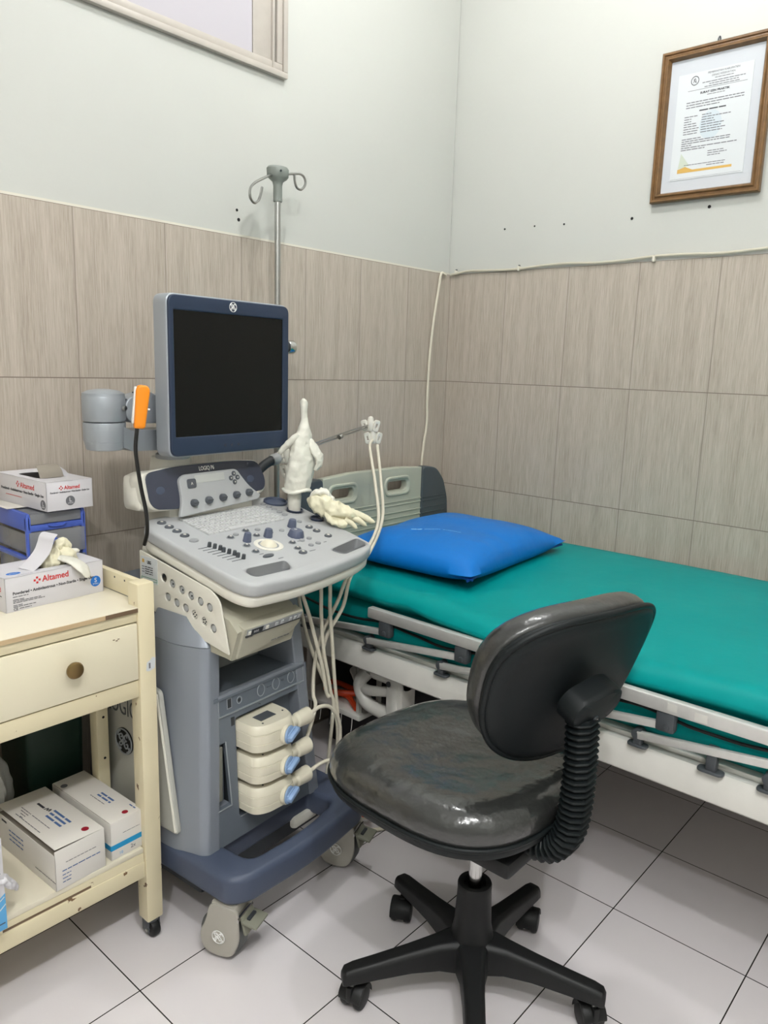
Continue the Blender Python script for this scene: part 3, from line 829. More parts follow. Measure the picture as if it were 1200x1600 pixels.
# frames around the openings
b.plate([(-0.128, fz(0.545)), (0.140, fz(0.545)), (0.138, fz(0.552)), (-0.128, fz(0.552))], [], -0.012, 0.004, BODY, 0.001, FM)
b.plate([(-0.128, fz(0.500)), (0.142, fz(0.500)), (0.141, fz(0.5035)), (-0.128, fz(0.5035))], [], -0.002, 0.003, SILV, 0.001, FM)
b.plate([(-0.128, fz(0.5035)), (-0.1255, fz(0.5035)), (-0.1255, fz(0.545)), (-0.128, fz(0.545))], [], -0.002, 0.003, SILV, 0.0008, FM)
b.plate([(0.1385, fz(0.5035)), (0.141, fz(0.5035)), (0.139, fz(0.545)), (0.1365, fz(0.545))], [], -0.002, 0.003, SILV, 0.0008, FM)
for (x0, z0, x1, z1) in ((-0.101, 0.288, -0.111, 0.442), (-0.142, 0.288, -0.101, 0.288)):
    b.tube([(x0, fz(z0), 0.001), (x1, fz(z1), 0.001)], 0.0016, SILV, seg=6, M=FM, smooth=False)
b.tube([(-0.078, fz(0.248), 0.001), (0.13, fz(0.248), 0.001)], 0.0012, SILV, seg=6, M=FM, smooth=False)
# recessed ports on the connector strip
for x in (0.0, 0.048, 0.098):
    b.tube([(x + 0.011 * math.cos(a), fz(0.524) + 0.014 * math.sin(a), 0.0005) for a in [2 * pi * k / 20 for k in range(21)]], 0.0011, SILV, seg=5, M=FM, smooth=False)
    b.cyl((x, fz(0.524), 0.0), (x, fz(0.524), 0.001), 0.0105, BODYD, M=FM)
b.box((-0.100, fz(0.515), 0.0), (-0.090, fz(0.535), 0.001), DARK, M=FM); b.box((-0.102, fz(0.513), 0.0), (-0.088, fz(0.537), 0.0006), SILV, M=FM)
b.tube([(-0.066 + 0.007 * math.cos(a), fz(0.523) + 0.008 * math.sin(a), 0.0005) for a in [2 * pi * k / 14 for k in range(15)]], 0.001, SILV, seg=5, M=FM, smooth=False)
b.cyl((-0.066, fz(0.523), 0.0), (-0.066, fz(0.523), 0.001), 0.004, DARK, M=FM)
b.text('•—•', 0.008, DARK, FM @ T(0.018, fz(0.522), 0.0005)); b.text('ECG', 0.006, DARK, FM @ T(0.066, fz(0.524), 0.0005), w=0.007); b.text('AUX', 0.006, DARK, FM @ T(0.115, fz(0.522), 0.0005), w=0.010)
b.text('¬', 0.012, DARK, FM @ T(-0.01, fz(0.489), 0.0005))
ub(b, 'front_panel')
# bay and slot interiors
b = B()
b.box((-0.085, 0.14, 0.245), (0.155, 0.150, 0.49), BODYD, 0.0); b.box((-0.085, 0.105, 0.236), (0.155, 0.15, 0.248), BODYD); b.box((-0.092, 0.112, 0.245), (-0.082, 0.15, 0.49), DARK); b.box((0.150, 0.115, 0.245), (0.156, 0.15, 0.49), BODYD)
b.box((-0.145, 0.135, 0.28), (-0.095, 0.142, 0.445), BODYD); b.box((-0.145, 0.105, 0.278), (-0.095, 0.14, 0.286), BODY)
b.box((-0.139, 0.112, 0.302), (-0.117, 0.132, 0.432), mat('cable_hook_strip', (122, 122, 112), 0.5), 0.002)
b.box((-0.136, 0.1105, 0.306), (-0.133, 0.1125, 0.428), DARK)
ub(b, 'bay_interior')
# upper storage shelf
b = B(); b.box((-0.14, 0.112, 0.538), (0.142, 0.25, 0.548), BODYD, 0.002); b.box((-0.14, 0.238, 0.545), (0.142, 0.25, 0.76), mat('grey_back_panel', (150, 152, 148), 0.6))
ub(b, 'storage_shelf')
# white side cover with badge (left side)
SM = frame((-0.205, 0.445, 0.235), (0, -1, 0.0), (0, 0, 1))
b = B(); b.plate(rpoly([(0.0, 0.0), (0.285, 0.005), (0.232, 0.325), (0.0, 0.345)], 0.012), [], -0.012, 0.0, mat('pale_grey_cover', (176, 176, 168), 0.5), 0.003, SM)
b.text('LOGIQ', 0.058, GREYD, SM @ T(0.035, 0.232, 0.0005), w=0.115)
b.tube([(0.279, 0.012, 0.001), (0.226, 0.318, 0.001)], 0.003, WHITEPL, seg=6, M=SM, smooth=False)
sc = ub(b, 'side_cover')
e = B(); emblem(e, SM @ T(0.103, 0.168, 0.0004) , 0.032, BLACK, SILV); e.build('emblem', sc)

# transducer connectors in the bay
for k, zc in enumerate((0.445, 0.370, 0.296)):
    b = B()
    outl = rpoly([(-0.077, 0.125), (-0.077, 0.058), (-0.050, 0.040), (0.022, 0.034), (0.048, 0.060), (0.050, 0.125)], [0.0, 0.03, 0.04, 0.03, 0.03, 0.0], 8)
    L = []
    for z, s in ((-0.032, 0.93), (-0.029, 0.985), (-0.012, 1.0), (-0.0115, 0.985), (-0.0095, 0.985), (-0.009, 1.0), (0.010, 1.0), (0.0105, 0.985), (0.0125, 0.985), (0.013, 1.0), (0.024, 0.97), (0.030, 0.90)):
        L.append([Vector((-0.014 + (x + 0.014) * s, 0.125 + (y - 0.125) * s, zc + z)) for x, y in outl])
    b.loops(L, CREAMC)
    for x, y in ((-0.045, 0.062), (0.030, 0.075)): b.cyl((x, y, zc + 0.0285), (x, y, zc + 0.031), 0.0022, DARK, seg=8)
    if k == 0: b.box((-0.040, 0.072, zc + 0.0296), (0.006, 0.100, zc + 0.0312), GREYD)
    b.loops([[Vector((0.030 + dx, 0.052 + r * math.cos(a), zc + 0.004 + r * 1.15 * math.sin(a))) for a in [2 * pi * q / 20 for q in range(20)]] for dx, r in ((0.0, 0.014), (0.010, 0.014), (0.014, 0.0115), (0.018, 0.0115), (0.022, 0.0155), (0.052, 0.0175), (0.062, 0.0172), (0.064, 0.014), (0.0645, 0.007))], CREAMC)
    tc = ub(b, 'probe_connector', 40)
    b = B(); KM = frame((0.006, 0.034, zc - 0.006), (1, 0.28, 0), (0, 0, 1))
    b.cyl((0, 0, -0.008), (0, 0, 0.002), 0.0225, CREAMC, M=KM, bev=0.001, seg=28); b.cyl((0, 0, 0.002), (0, 0, 0.007), 0.0205, PALEBLUE, M=KM, bev=0.002, seg=28)
    for a in (0.1,): b.box((-0.018, -0.006, 0.006), (0.026, 0.006, 0.019), PALEBLUE, 0.003, M=KM @ RZ(0.25)); b.box((-0.016, -0.009, 0.006), (0.022, 0.009, 0.010), PALEBLUE, 0.002, M=KM @ RZ(0.25))
    b.build('locking_knob', tc)

# cream side plate carrying the row of round sockets
PM2 = frame((-0.147, 0.348, 0.700), (0, -1, 0), (0, 0, 1))
Hs = [(0.263, 0.791), (0.235, 0.783), (0.203, 0.776), (0.173, 0.769), (0.143, 0.763), (0.114, 0.756), (0.251, 0.750), (0.221, 0.743), (0.191, 0.738), (0.162, 0.730), (0.131, 0.722), (0.103, 0.713)]
def sp_(v, z): return (0.348 - v, z - 0.700)
b = B()
outer = rpoly([sp_(0.348, 0.840), sp_(0.348, 0.712), sp_(0.30, 0.707), sp_(0.055, 0.666), sp_(0.082, 0.776), sp_(0.108, 0.794)], [0.004, 0.004, 0.01, 0.003, 0.012, 0.012])
b.plate(outer, [circ(*sp_(v, z), 0.0098, 20) for v, z in Hs], -0.004, 0.0, WHITEPL, 0.0008, PM2)
plate_ = ub(b, 'socket_plate')
for i, (v, z) in enumerate(Hs):
    x, y = sp_(v, z); c = B()
    if i == 0: c.cyl((x, y, -0.02), (x, y, -0.012), 0.0095, BLACK, M=PM2, seg=16)
    else:
        c.cyl((x, y, -0.010), (x, y, -0.005), 0.0095, mat('x', (150, 150, 144), 0.5) if False else GREYPL2, M=PM2, seg=16)
        c.cyl((x, y, -0.006), (x, y, -0.002), 0.0070 if i not in (9, 10) else 0.008, GREYPL if i not in (9, 10) else WHITEPL, M=PM2, seg=16)
        if i in (1, 2, 3): c.cyl((x + 0.002, y, -0.002), (x + 0.002, y, -0.001), 0.0022, DARK, M=PM2, seg=8)
        if i in (9, 10):
            for k in range(4 if i == 9 else 5): a = k * 2 * pi / (4 if i == 9 else 5); c.cyl((x + 0.0045 * math.cos(a), y + 0.0045 * math.sin(a), -0.002), (x + 0.0045 * math.cos(a), y + 0.0045 * math.sin(a), -0.001), 0.0017, DARK, M=PM2, seg=8)
    c.build('socket', plate_)
b = B()
b.box((0.006, 0.070, 0.0), (0.064, 0.128, 0.0006), PAPER, M=PM2 @ RZ(-0.0))
b.tube([(0.007, 0.075, 0.001), (0.063, 0.075, 0.001), (0.063, 0.081, 0.001), (0.007, 0.081, 0.001), (0.007, 0.075, 0.001)], 0.0006, mat('green_print', (40, 120, 80), 0.5), seg=4, M=PM2, smooth=False)
b.box((0.010, 0.114, 0.0006), (0.018, 0.122, 0.0008), YELLOW, M=PM2)
b.text('USG', 0.010, INK, PM2 @ T(0.028, 0.113, 0.0008), w=0.014, bold=0.0004)
for k in range(4): ln(b, 0.020, 0.048, 0.104 - k * 0.005, 0.0035, INK, PM2 @ T(0, 0, 0.0009), k)
for k in range(3): ln(b, 0.009, 0.018, 0.104 - k * 0.006, 0.003, INKG, PM2 @ T(0, 0, 0.0009), k)
b.build('inspection_sticker', plate_, label='white printed inspection sticker')

# thermal printer tucked below the control panel
b = B()
pr = [(0.030, 0.712), (0.060, 0.742), (0.20, 0.776), (0.32, 0.776), (0.32, 0.66), (0.070, 0.648), (0.055, 0.648)]
L = []
for x in (-0.140, -0.136, 0.036, 0.040):
    k = 0.002 if x in (-0.140, 0.040) else 0
    L.append([Vector((x, y, z - (k if z > 0.7 else -k))) for y, z in [(0.036, 0.718), (0.062, 0.740), (0.20, 0.772), (0.32, 0.772), (0.32, 0.66), (0.075, 0.652), (0.058, 0.650)]])
CP = mat('printer_beige', (176, 173, 156), 0.5)
b.loops(L, CP)
prn = ub(b, 'printer', 30)
# front door slanted, face frame
DM = frame((-0.128, 0.033, 0.7185), (1, 0, 0), (0, -0.36, 1))
b = B()
b.plate(rpoly([(0.0, -0.071), (0.150, -0.048), (0.172, -0.026), (0.174, 0.006), (0.0, 0.006)], [0.006, 0.01, 0.006, 0.003, 0.003]), [], -0.022, 0.004, CP, 0.002, DM)
b.plate([(0.008, -0.012), (0.170, -0.012), (0.170, 0.003), (0.008, 0.003)], [], 0.003, 0.0052, GREYPL2, 0.0005, DM)
b.box((0.020, -0.0105, 0.005), (0.052, 0.0015, 0.0058), DARK, M=DM)
b.box((0.006, -0.014, 0.004), (0.172, -0.012, 0.0056), DARK, M=DM)
b.box((0.010, -0.009, 0.005), (0.017, 0.000, 0.0078), WHITEPL, 0.001, M=DM)
b.text('888', 0.008, GREYPL, DM @ T(0.026, -0.008, 0.006), w=0.014)
for x in (0.060, 0.088, 0.104, 0.130, 0.143, 0.156): b.box((x, -0.009, 0.005), (x + 0.008, 0.0, 0.0075), GREYPL if x > 0.08 else WHITEPL, 0.001, M=DM)
b.text('PUSH OPEN', 0.005, INKG, DM @ T(0.008, -0.0185, 0.0042), w=0.020)
b.text('DIGITAL GRAPHIC PRINTER', 0.005, INKG, DM @ T(0.092, -0.051, 0.0042), w=0.055)
b.build('printer_front', prn)

# control panel, tilted towards the user
TA = math.atan(0.2)
KM = T(0.085, 0.190, 0.856) @ RX(TA)
def k_(u, v): return (u - 0.085, (v - 0.190) / math.cos(TA))
pan = [(-0.225, 0.150), (-0.228, 0.02), (-0.232, -0.155), (-0.215, -0.195), (-0.10, -0.208), (0.02, -0.204), (0.14, -0.190), (0.212, -0.165), (0.222, -0.10), (0.226, 0.0), (0.238, 0.06), (0.244, 0.17), (0.225, 0.205), (0.17, 0.215), (0.10, 0.205), (-0.19, 0.195)]
panr = [0.03, 0.05, 0.04, 0.03, 0.05, 0.1, 0.05, 0.03, 0.03, 0.05, 0.03, 0.03, 0.02, 0.02, 0.02, 0.03]
def hole4(c): return rpoly([k_(*p) for p in c], 0.012)
h1 = hole4([(-0.094, 0.066), (-0.098, 0.032), (0.004, 0.026), (0.020, 0.060)])
h2 = hole4([(0.168, 0.056), (0.176, 0.026), (0.284, 0.040), (0.288, 0.076)])
cup = circ(*k_(0.283, 0.353), 0.030, 28, 0.027)
ph = circ(*k_(0.286, 0.285), 0.022, 20, 0.019)
ph2 = circ(*k_(0.296, 0.215), 0.018, 20, 0.016)
b = B()
b.plate(rpoly(pan, panr), [h1, h2, cup, ph, ph2], -0.026, 0.006, GREYPL, 0.009, KM)
# raise a smooth lighter deck
cp = ub(b, 'control_panel', 50)
KI = KM
def kb(b, name, ang=35, **k): return b.build(name, cp, ang, **k)
b = B(); b.plate(rpoly([(x * 0.985, y * 0.985) for x, y in pan], panr), [], -0.052, -0.024, WHITEPL, 0.010, KM)
b.box((-0.20, -0.05, -0.075), (0.19, 0.19, -0.05), WHITEPL, 0.01, M=KM)
kb(b, 'panel_underside', 50)
def rimh(b, P, m, z0=-0.024, z1=0.0062, w_=0.0025):
    t = bmesh.new()
    c = Vector((sum(p[0] for p in P) / len(P), sum(p[1] for p in P) / len(P)))
    a = [t.verts.new((p[0], p[1], z1)) for p in P]; d = [t.verts.new((c.x + (p[0] - c.x) * 0.94, c.y + (p[1] - c.y) * 0.94, z0)) for p in P]
    for i in range(len(P)): j = (i + 1) % len(P); t.faces.new((a[i], a[j], d[j], d[i]))
    t.faces.new(d); b._add(t, m, KM)
b = B(); rimh(b, h1, GREYPL2); kb(b, 'grip_recess')
b = B(); rimh(b, h2, GREYPL2); kb(b, 'grip_recess')
b = B()
t_ = cup
L = [[Vector((x, y, z)) for x, y in circ(*k_(0.283, 0.353), r, 28, r * 0.9)] for r, z in ((0.0335, 0.004), (0.0335, 0.009), (0.030, 0.0105), (0.028, 0.006), (0.026, -0.0225))]
b.loops(L, NAVY, KM); kb(b, 'gel_cup')
b = B(); L = [[Vector((x, y, z)) for x, y in circ(*k_(0.286, 0.285), r, 24, r * 0.87)] for r, z in ((0.0215, 0.005), (0.0235, 0.009), (0.021, 0.0095), (0.019, -0.0225))]; b.loops(L, NAVY, KM)
kb(b, 'probe_holder')
b = B(); L = [[Vector((x, y, z)) for x, y in circ(*k_(0.296, 0.215), r, 24, r * 0.87)] for r, z in ((0.0175, 0.005), (0.0195, 0.009), (0.017, 0.0095), (0.015, -0.0225))]; b.loops(L, NAVY, KM)
kb(b, 'probe_holder')
# keyboard
b = B()
KEYM = mat('keyboard_key_grey', (196, 197, 196), 0.45)
kx0, kx1, ky0, ky1 = -0.125, 0.120, 0.052, 0.160
b.box((kx0, ky0, 0.005), (kx1, ky1, 0.0068), GREYPL, 0.0006, M=KM)
letters = ['1234567890-=', 'QWERTYUIOP[]', "ASDFGHJKL;'", 'ZXCVBNM,./']
nr = 6
for r in range(nr):
    nk = 15
    for c in range(nk):
        w_ = (kx1 - kx0) / nk; h_ = (ky1 - ky0) / nr
        x = kx0 + c * w_; y = ky1 - (r + 1) * h_
        if r == 5 and 3 < c < 10:
            if c == 4: b.box((x + 0.001, y + 0.0015, 0.006), (x + 6 * w_ - 0.001, y + h_ - 0.0015, 0.0105), KEYM, 0.001, M=KM)
            continue
        b.box((x + 0.001, y + 0.0015, 0.006), (x + w_ - 0.001, y + h_ - 0.0015, 0.0105), KEYM, 0.001, M=KM, seg=1)
        if 1 <= r <= 4 and c - 1 in range(len(letters[r - 1])):
            b.text(letters[r - 1][c - 1], 0.008, INKG, KM @ T(x + 0.005, y + 0.006, 0.0106))
        else: b.box((x + 0.004, y + 0.008, 0.0104), (x + 0.011, y + 0.0095, 0.0107), INKG, M=KM)
kb(b, 'keyboard')
def button(u, v, rx, ry, m, mark=None, ringm=None, z=0.006, rot=0):
    b = B(); x, y = k_(u, v)
    if ringm: b.plate(circ(x, y, rx * 1.35, 20, ry * 1.35), [], z - 0.002, z + 0.0008, ringm, 0.0004, KM)
    L = [[Vector((x + px * s, y + py * s, z + zz)) for px, py in circ(0, 0, rx, 20, ry)] for s, zz in ((1.0, -0.002), (1.0, 0.002), (0.9, 0.0036), (0.6, 0.0042))]
    b.loops(L, m, KM)
    if mark: b.cyl((x, y, z + 0.004), (x, y, z + 0.0046), min(rx, ry) * 0.4, mark, M=KM, seg=10)
    kb(b, 'button')
KNOBM = mat('slate_knob', (88, 95, 116), 0.4)
BTN = mat('dark_grey_button', (84, 88, 94), 0.4)
for i, (u, v) in enumerate([(-0.090, 0.343), (-0.090, 0.316), (-0.090, 0.289), (-0.091, 0.261), (-0.091, 0.230)]): button(u, v, 0.0115, 0.0085, BTN if i < 4 else GREYPL2, WHITEPL if i < 4 else None)
for u, v in [(0.233, 0.348), (0.234, 0.328), (0.234, 0.308), (0.232, 0.288), (0.231, 0.268)]: button(u, v, 0.0085, 0.006, GREYPL2)
for u, v in [(0.226, 0.179), (0.225, 0.153), (0.227, 0.117)]: button(u, v, 0.0105, 0.0085, BTN, WHITEPL)
for u, v in [(0.110, 0.125), (0.096, 0.095), (0.059, 0.227), (-0.003, 0.210), (0.062, 0.194), (-0.002, 0.158), (-0.007, 0.124)]: button(u, v, 0.008, 0.0068, BTN, WHITEPL, GREYPL2)
for u, v in [(0.168, 0.126), (0.141, 0.124), (0.166, 0.095), (0.140, 0.094), (0.142, 0.191), (0.230, 0.216), (0.090, 0.220), (0.020, 0.218)]: button(u, v, 0.0072, 0.006, GREYPL2)
button(0.089, 0.072, 0.0115, 0.0085, BTN, WHITEPL)
button(0.001, 0.093, 0.016, 0.0065, BTN)
for u, v, w_ in [(0.110, 0.070, 0.020), (0.012, 0.072, 0.015), (-0.010, 0.108, 0.012), (0.185, 0.093, 0.010), (0.128, 0.125, 0.009)]:
    b = B(); x, y = k_(u, v); b.box((x, y, 0.006), (x + w_, y + 0.002, 0.0064), INKG, M=KM); kb(b, 'key_caption')
# trackball
b = B(); x, y = k_(0.048, 0.140)
L = [[Vector((x + r * math.cos(a), y + r * math.sin(a), z)) for a in [2 * pi * k / 32 for k in range(32)]] for r, z in ((0.034, 0.005), (0.034, 0.0072), (0.031, 0.0075), (0.030, 0.0066), (0.028, 0.0075), (0.025, 0.008), (0.0235, 0.006))]
b.loops(L, WHITEPL, KM); b.cyl((x, y, 0.003), (x, y, 0.0068), 0.0245, GREYPL2, M=KM)
b.sph((x, y, -0.004), 0.0225, CREAMC, M=KM, sub=4); kb(b, 'trackball', 60)
# rotary knobs
def knob(u, v, r, h_, m=KNOBM, flt=False):
    b = B(); x, y = k_(u, v)
    L = []
    for z, s in ((0.004, 1.0), (0.006, 1.0), (0.006 + h_ * 0.85, 0.82), (0.006 + h_, 0.70)):
        L.append([Vector((x + r * s * (1 + 0.05 * (k % 2)) * math.cos(2 * pi * k / 24), y + r * s * (1 + 0.05 * (k % 2)) * math.sin(2 * pi * k / 24), z)) for k in range(24)])
    b.loops(L, m, KM)
    if flt: b.cyl((x, y + r * 0.2, 0.006 + h_), (x, y + r * 0.2, 0.0065 + h_), r * 0.2, GREYPL, M=KM, seg=10)
    kb(b, 'knob', 30)
knob(0.186, 0.200, 0.011, 0.020); knob(0.150, 0.152, 0.0195, 0.016, flt=True); knob(0.083, 0.178, 0.0105, 0.020); knob(0.017, 0.178, 0.0095, 0.021)
b = B(); x, y = k_(0.094, 0.186); b.box((x - 0.004, y - 0.003, 0.006), (x + 0.012, y + 0.006, 0.014), NAVY, 0.003, M=KM); kb(b, 'knob_lever')
# gain sliders
for k in range(8):
    u = -0.082 + 0.0030 * k; v = 0.190 - 0.0118 * k
    b = B(); x, y = k_(u, v); off = (k % 3) * 0.002
    b.box((x - 0.030, y - 0.0009, 0.0056), (x + 0.006, y + 0.0009, 0.0064), DARK, M=KM)
    b.cyl((x + off, y, 0.006), (x + off, y, 0.017), 0.0046, GREYD, r1=0.0040, seg=12, bev=0.001, M=KM)
    kb(b, 'slider')

# display head behind the keyboard
HMx = frame((0.062, 0.352, 0.970), (1, 0, 0), (0, 0.20, 1))
b = B()
outl = rpoly([(-0.195, 0.040), (-0.10, 0.050), (0.075, 0.050), (0.165, 0.042), (0.185, -0.010), (0.178, -0.040), (0.10, -0.062), (-0.165, -0.050), (-0.188, -0.030)], [0.02, 0.05, 0.05, 0.02, 0.02, 0.02, 0.01, 0.02, 0.02])
b.plate(outl, [], -0.05, 0.0, WHITEPL, 0.008, HMx)
hd = ub(b, 'console_head', 45)
b = B()
b.plate(rpoly([(-0.183, 0.038), (-0.10, 0.047), (0.075, 0.047), (0.160, 0.040), (0.180, -0.008), (0.173, -0.036), (0.11, -0.040), (-0.105, -0.052), (-0.165, -0.046), (-0.180, -0.028)], [0.02, 0.05, 0.05, 0.02, 0.02, 0.015, 0.01, 0.02, 0.015, 0.02]), [], -0.002, 0.003, NAVYG, 0.002, HMx)
b.text('LOGIQ P6', 0.014, LAMPM, HMx @ T(-0.008, 0.031, 0.0033), 'CENTER', w=0.046, bold=0.0002)
b.plate(circ(-0.148, -0.004, 0.012, 20, 0.009), [], 0.002, 0.0036, NAVY, 0.0005, HMx); b.plate(circ(0.128, -0.004, 0.012, 20, 0.009), [], 0.002, 0.0036, NAVY, 0.0005, HMx)
b.build('head_face', hd)
b = B()
sub = rpoly([(-0.100, 0.016), (-0.085, 0.026), (0.078, 0.026), (0.092, 0.006), (0.112, -0.020), (0.148, -0.048), (0.138, -0.058), (-0.112, -0.072), (-0.098, -0.035)], [0.01, 0.012, 0.012, 0.03, 0.04, 0.004, 0.006, 0.008, 0.03])
b.plate(sub, [], 0.001, 0.012, GREYPL, 0.003, HMx)
b.plate(rrect(-0.055, 0.002, 0.035, 0.021, 0.003), [], 0.011, 0.0128, mat('status_display', (190, 192, 188), 0.3), 0.0005, HMx)
b.build('head_keypad', hd)
for i, x in enumerate((-0.068, -0.024, 0.020, 0.064, 0.106)):
    b = B(); y = -0.043 + 0.0014 * i; b.cyl((x, y, 0.010), (x, y, 0.022), 0.0098, BTN, r1=0.0085, seg=20, bev=0.002, M=HMx); b.box((x - 0.008, y - 0.0015, 0.021), (x + 0.008, y + 0.0015, 0.0235), GREYD, 0.001, M=HMx); b.build('dial', hd)
for a in range(4):
    x, y = 0.066 + 0.0105 * math.cos(a * pi / 2), 0.004 + 0.0105 * math.sin(a * pi / 2)
    b = B(); b.cyl((x, y, 0.011), (x, y, 0.0145), 0.0062, BTN, seg=16, bev=0.001, M=HMx); b.cyl((x, y, 0.0145), (x, y, 0.0149), 0.0025, WHITEPL, seg=3, M=HMx); b.build('arrow_button', hd)
b = B(); b.plate(rrect(-0.079, -0.008, -0.053, 0.014, 0.006), [], 0.011, 0.0142, BTN, 0.001, HMx); b.text('A', 0.009, WHITEPL, HMx @ T(-0.069, 0.0, 0.0144)); b.build('menu_button', hd)
# neck joining head and panel, bulge at the back
b = B()
b.box((-0.02, 0.345, 0.875), (0.20, 0.42, 0.935), WHITEPL, 0.014)
L = []
for x, s in ((-0.130, 0.66), (-0.124, 0.88), (-0.100, 1.0), (0.20, 1.0), (0.235, 0.8)):
    L.append([Vector((x, 0.402 + px * s, 0.955 + pz * s)) for px, pz in rrect(-0.035, -0.040, 0.035, 0.048, 0.015)])
b.loops(L, WHITEPL)
b.box((-0.055, 0.36, 0.76), (0.20, 0.46, 0.93), WHITEPL, 0.02)
ub(b, 'console_housing', 40)
# monitor post and swivel plate
b = B()
b.cyl((0.0, 0.42, 0.985), (0.0, 0.42, 1.034), 0.052, WHITEPL, r1=0.046, bev=0.004, seg=32); b.cyl((-0.01, 0.40, 1.03), (-0.01, 0.40, 1.042), 0.040, GREYPL2, seg=32, bev=0.003)
ub(b, 'swivel_base')

# articulated arm on the left, behind the monitor
b = B()
ZS = T(0, 0, -0.006)
ax, ay = -0.175, 0.42
b.cyl((ax, ay, 1.128), (ax, ay, 1.185), 0.0455, SILV, seg=40, bev=0.004)
L = [[Vector((ax + r * math.cos(a), ay + r * math.sin(a), z)) for a in [2 * pi * k / 40 for k in range(40)]] for r, z in ((0.045, 1.182), (0.044, 1.189), (0.032, 1.195), (0.012, 1.198))]
b.loops(L, SILV)
b.cyl((ax + 0.020, ay - 0.0425, 1.158), (ax + 0.0225, ay - 0.0475, 1.158), 0.006, STEEL, seg=14); b.cyl((ax + 0.022, ay - 0.045, 1.158), (ax + 0.0235, ay - 0.0490, 1.158), 0.003, DARK, seg=6)
b.cyl((ax, ay, 1.085), (ax, ay, 1.1265), 0.045, SILV, seg=40, bev=0.002)
arm = ub(b, 'arm_joint', 30, M=ZS)
b = B()
outl = rpoly([(-0.06, 0.0), (0.0, -0.016), (0.20, -0.016), (0.27, -0.016), (0.27, 0.028), (0.02, 0.028)], [0.02, 0.03, 0.01, 0.005, 0.005, 0.02])
b.loops([[Vector((ax + dx, ay + s * w_, z)) for dx, s, w_, z in ring] for ring in [
    [(0.02, -1, 0.040, 1.072), (0.02, 1, 0.040, 1.072), (0.02, 1, 0.040, 1.118), (0.02, -1, 0.040, 1.118)],
    [(0.045, -1, 0.036, 1.062), (0.045, 1, 0.036, 1.062), (0.045, 1, 0.036, 1.108), (0.045, -1, 0.036, 1.108)],
    [(0.24, -1, 0.034, 1.056), (0.24, 1, 0.034, 1.056), (0.24, 1, 0.034, 1.104), (0.24, -1, 0.034, 1.104)]]], SILV)
b.cyl((ax, ay, 1.066), (ax, ay, 1.09), 0.040, SILV, r1=0.045, seg=40, bev=0.003)
b.box((0.0, ay - 0.034, 1.04), (0.05, ay + 0.05, 1.10), SILV, 0.01)
b.build('lower_arm', arm, 30)
b = B()
AM = frame((ax, ay - 0.026, 1.155), (1, 0, 0), (0, 0, 1))
P = [(0.062 + 0.026 * math.cos(a), -0.002 + 0.030 * math.sin(a)) for a in [pi / 2 + pi * k / 10 for k in range(11)]] + [(0.090, -0.034), (0.34, -0.036), (0.34, 0.032), (0.115, 0.030), (0.105, 0.038), (0.09, 0.034)]
b.plate(P, [], -0.055, 0.0, SILV, 0.003, AM)
b.box((0.03, -0.022, -0.05), (0.07, 0.022, -0.006), DARK, 0.004, M=AM)
b.box((0.075, 0.033, -0.03), (0.105, 0.0365, -0.015), DARK, 0.001, M=AM)
b.build('upper_arm', arm, 30)

# monitor
MM = frame((0.094, 0.300, 1.222), (1, 0, 0), (0, 0, 1))
b = B()
W2, H2 = 0.183, 0.175
b.plate(rrect(-W2 - 0.003, -H2 - 0.003, W2 + 0.003, H2 + 0.003, 0.022, 8), [], -0.052, -0.006, SILV, 0.004, MM)
b.plate(rrect(-0.13, -0.12, 0.13, 0.12, 0.03), [], -0.075, -0.05, SILV, 0.01, MM)
mon = ub(b, 'monitor', 40)
b = B()
b.plate(rrect(-W2, -H2, W2, H2, 0.020, 8), [rrect(-0.170, -0.132, 0.163, 0.143, 0.002, 2)], -0.012, 0.0, NAVY2, 0.003, MM)
b.text('°', 0.004, INK, MM @ T(0, 0, -0.01))
for x in (-0.030, -0.009, 0.012): b.cyl((x, -0.158, -0.0005), (x, -0.158, 0.0006), 0.0036, NAVYG, seg=16, M=MM); b.cyl((x, -0.158, 0.0), (x, -0.158, 0.001), 0.0018, DARK, seg=10, M=MM)
b.build('bezel', mon, 40)
b = B(); b.box((-0.172, -0.134, -0.008), (0.165, 0.145, -0.0035), BLACKG, M=MM); b.build('screen', mon)
e = B(); emblem(e, MM @ T(-0.003, 0.160, 0.0002), 0.0115, NAVYG, LAMPM); e.build('emblem', mon)
b = B(); b.box((-0.03, -0.16, -0.10), (0.03, -0.02, -0.07), SILV, 0.008, M=MM); b.box((-0.12, -0.09, -0.09), (0.0, -0.03, -0.07), SILV, 0.006, M=MM); b.build('monitor_mount', mon)

# small goose-neck lamp with orange housing
gl = thing('gooseneck_lamp', 'small orange-headed lamp on a black flexible neck left of the monitor', 'lamp', (0, 0, 0))
gl.parent = None
UM = T(-1.365, -0.66, 0) @ RZ(math.radians(4.5))
gl.location = (UM @ Vector((-0.128, 0.27, 0.87)))
gl.rotation_euler = (0, 0, math.radians(4.5))
def g_(u, v, z): return (u + 0.128, v - 0.27, z - 0.87)
b = B(); b.tube([g_(-0.160, 0.31, 0.86), g_(-0.170, 0.285, 0.895), g_(-0.182, 0.27, 0.94), g_(-0.192, 0.27, 0.99), g_(-0.199, 0.27, 1.035), g_(-0.203, 0.27, 1.078), g_(-0.197, 0.27, 1.125)], 0.0042, CABLEK, seg=10); b.build('flexible_neck', gl)
b = B(); HM2 = frame(g_(-0.186, 0.27, 1.162), (0.95, -0.42, -0.12), (0.10, 0, 1))
b.plate(rpoly([(-0.012, -0.046), (0.010, -0.044), (0.014, 0.036), (0.008, 0.044), (-0.010, 0.044), (-0.015, 0.034)], 0.006), [], -0.010, 0.010, ORANGE, 0.005, HM2)
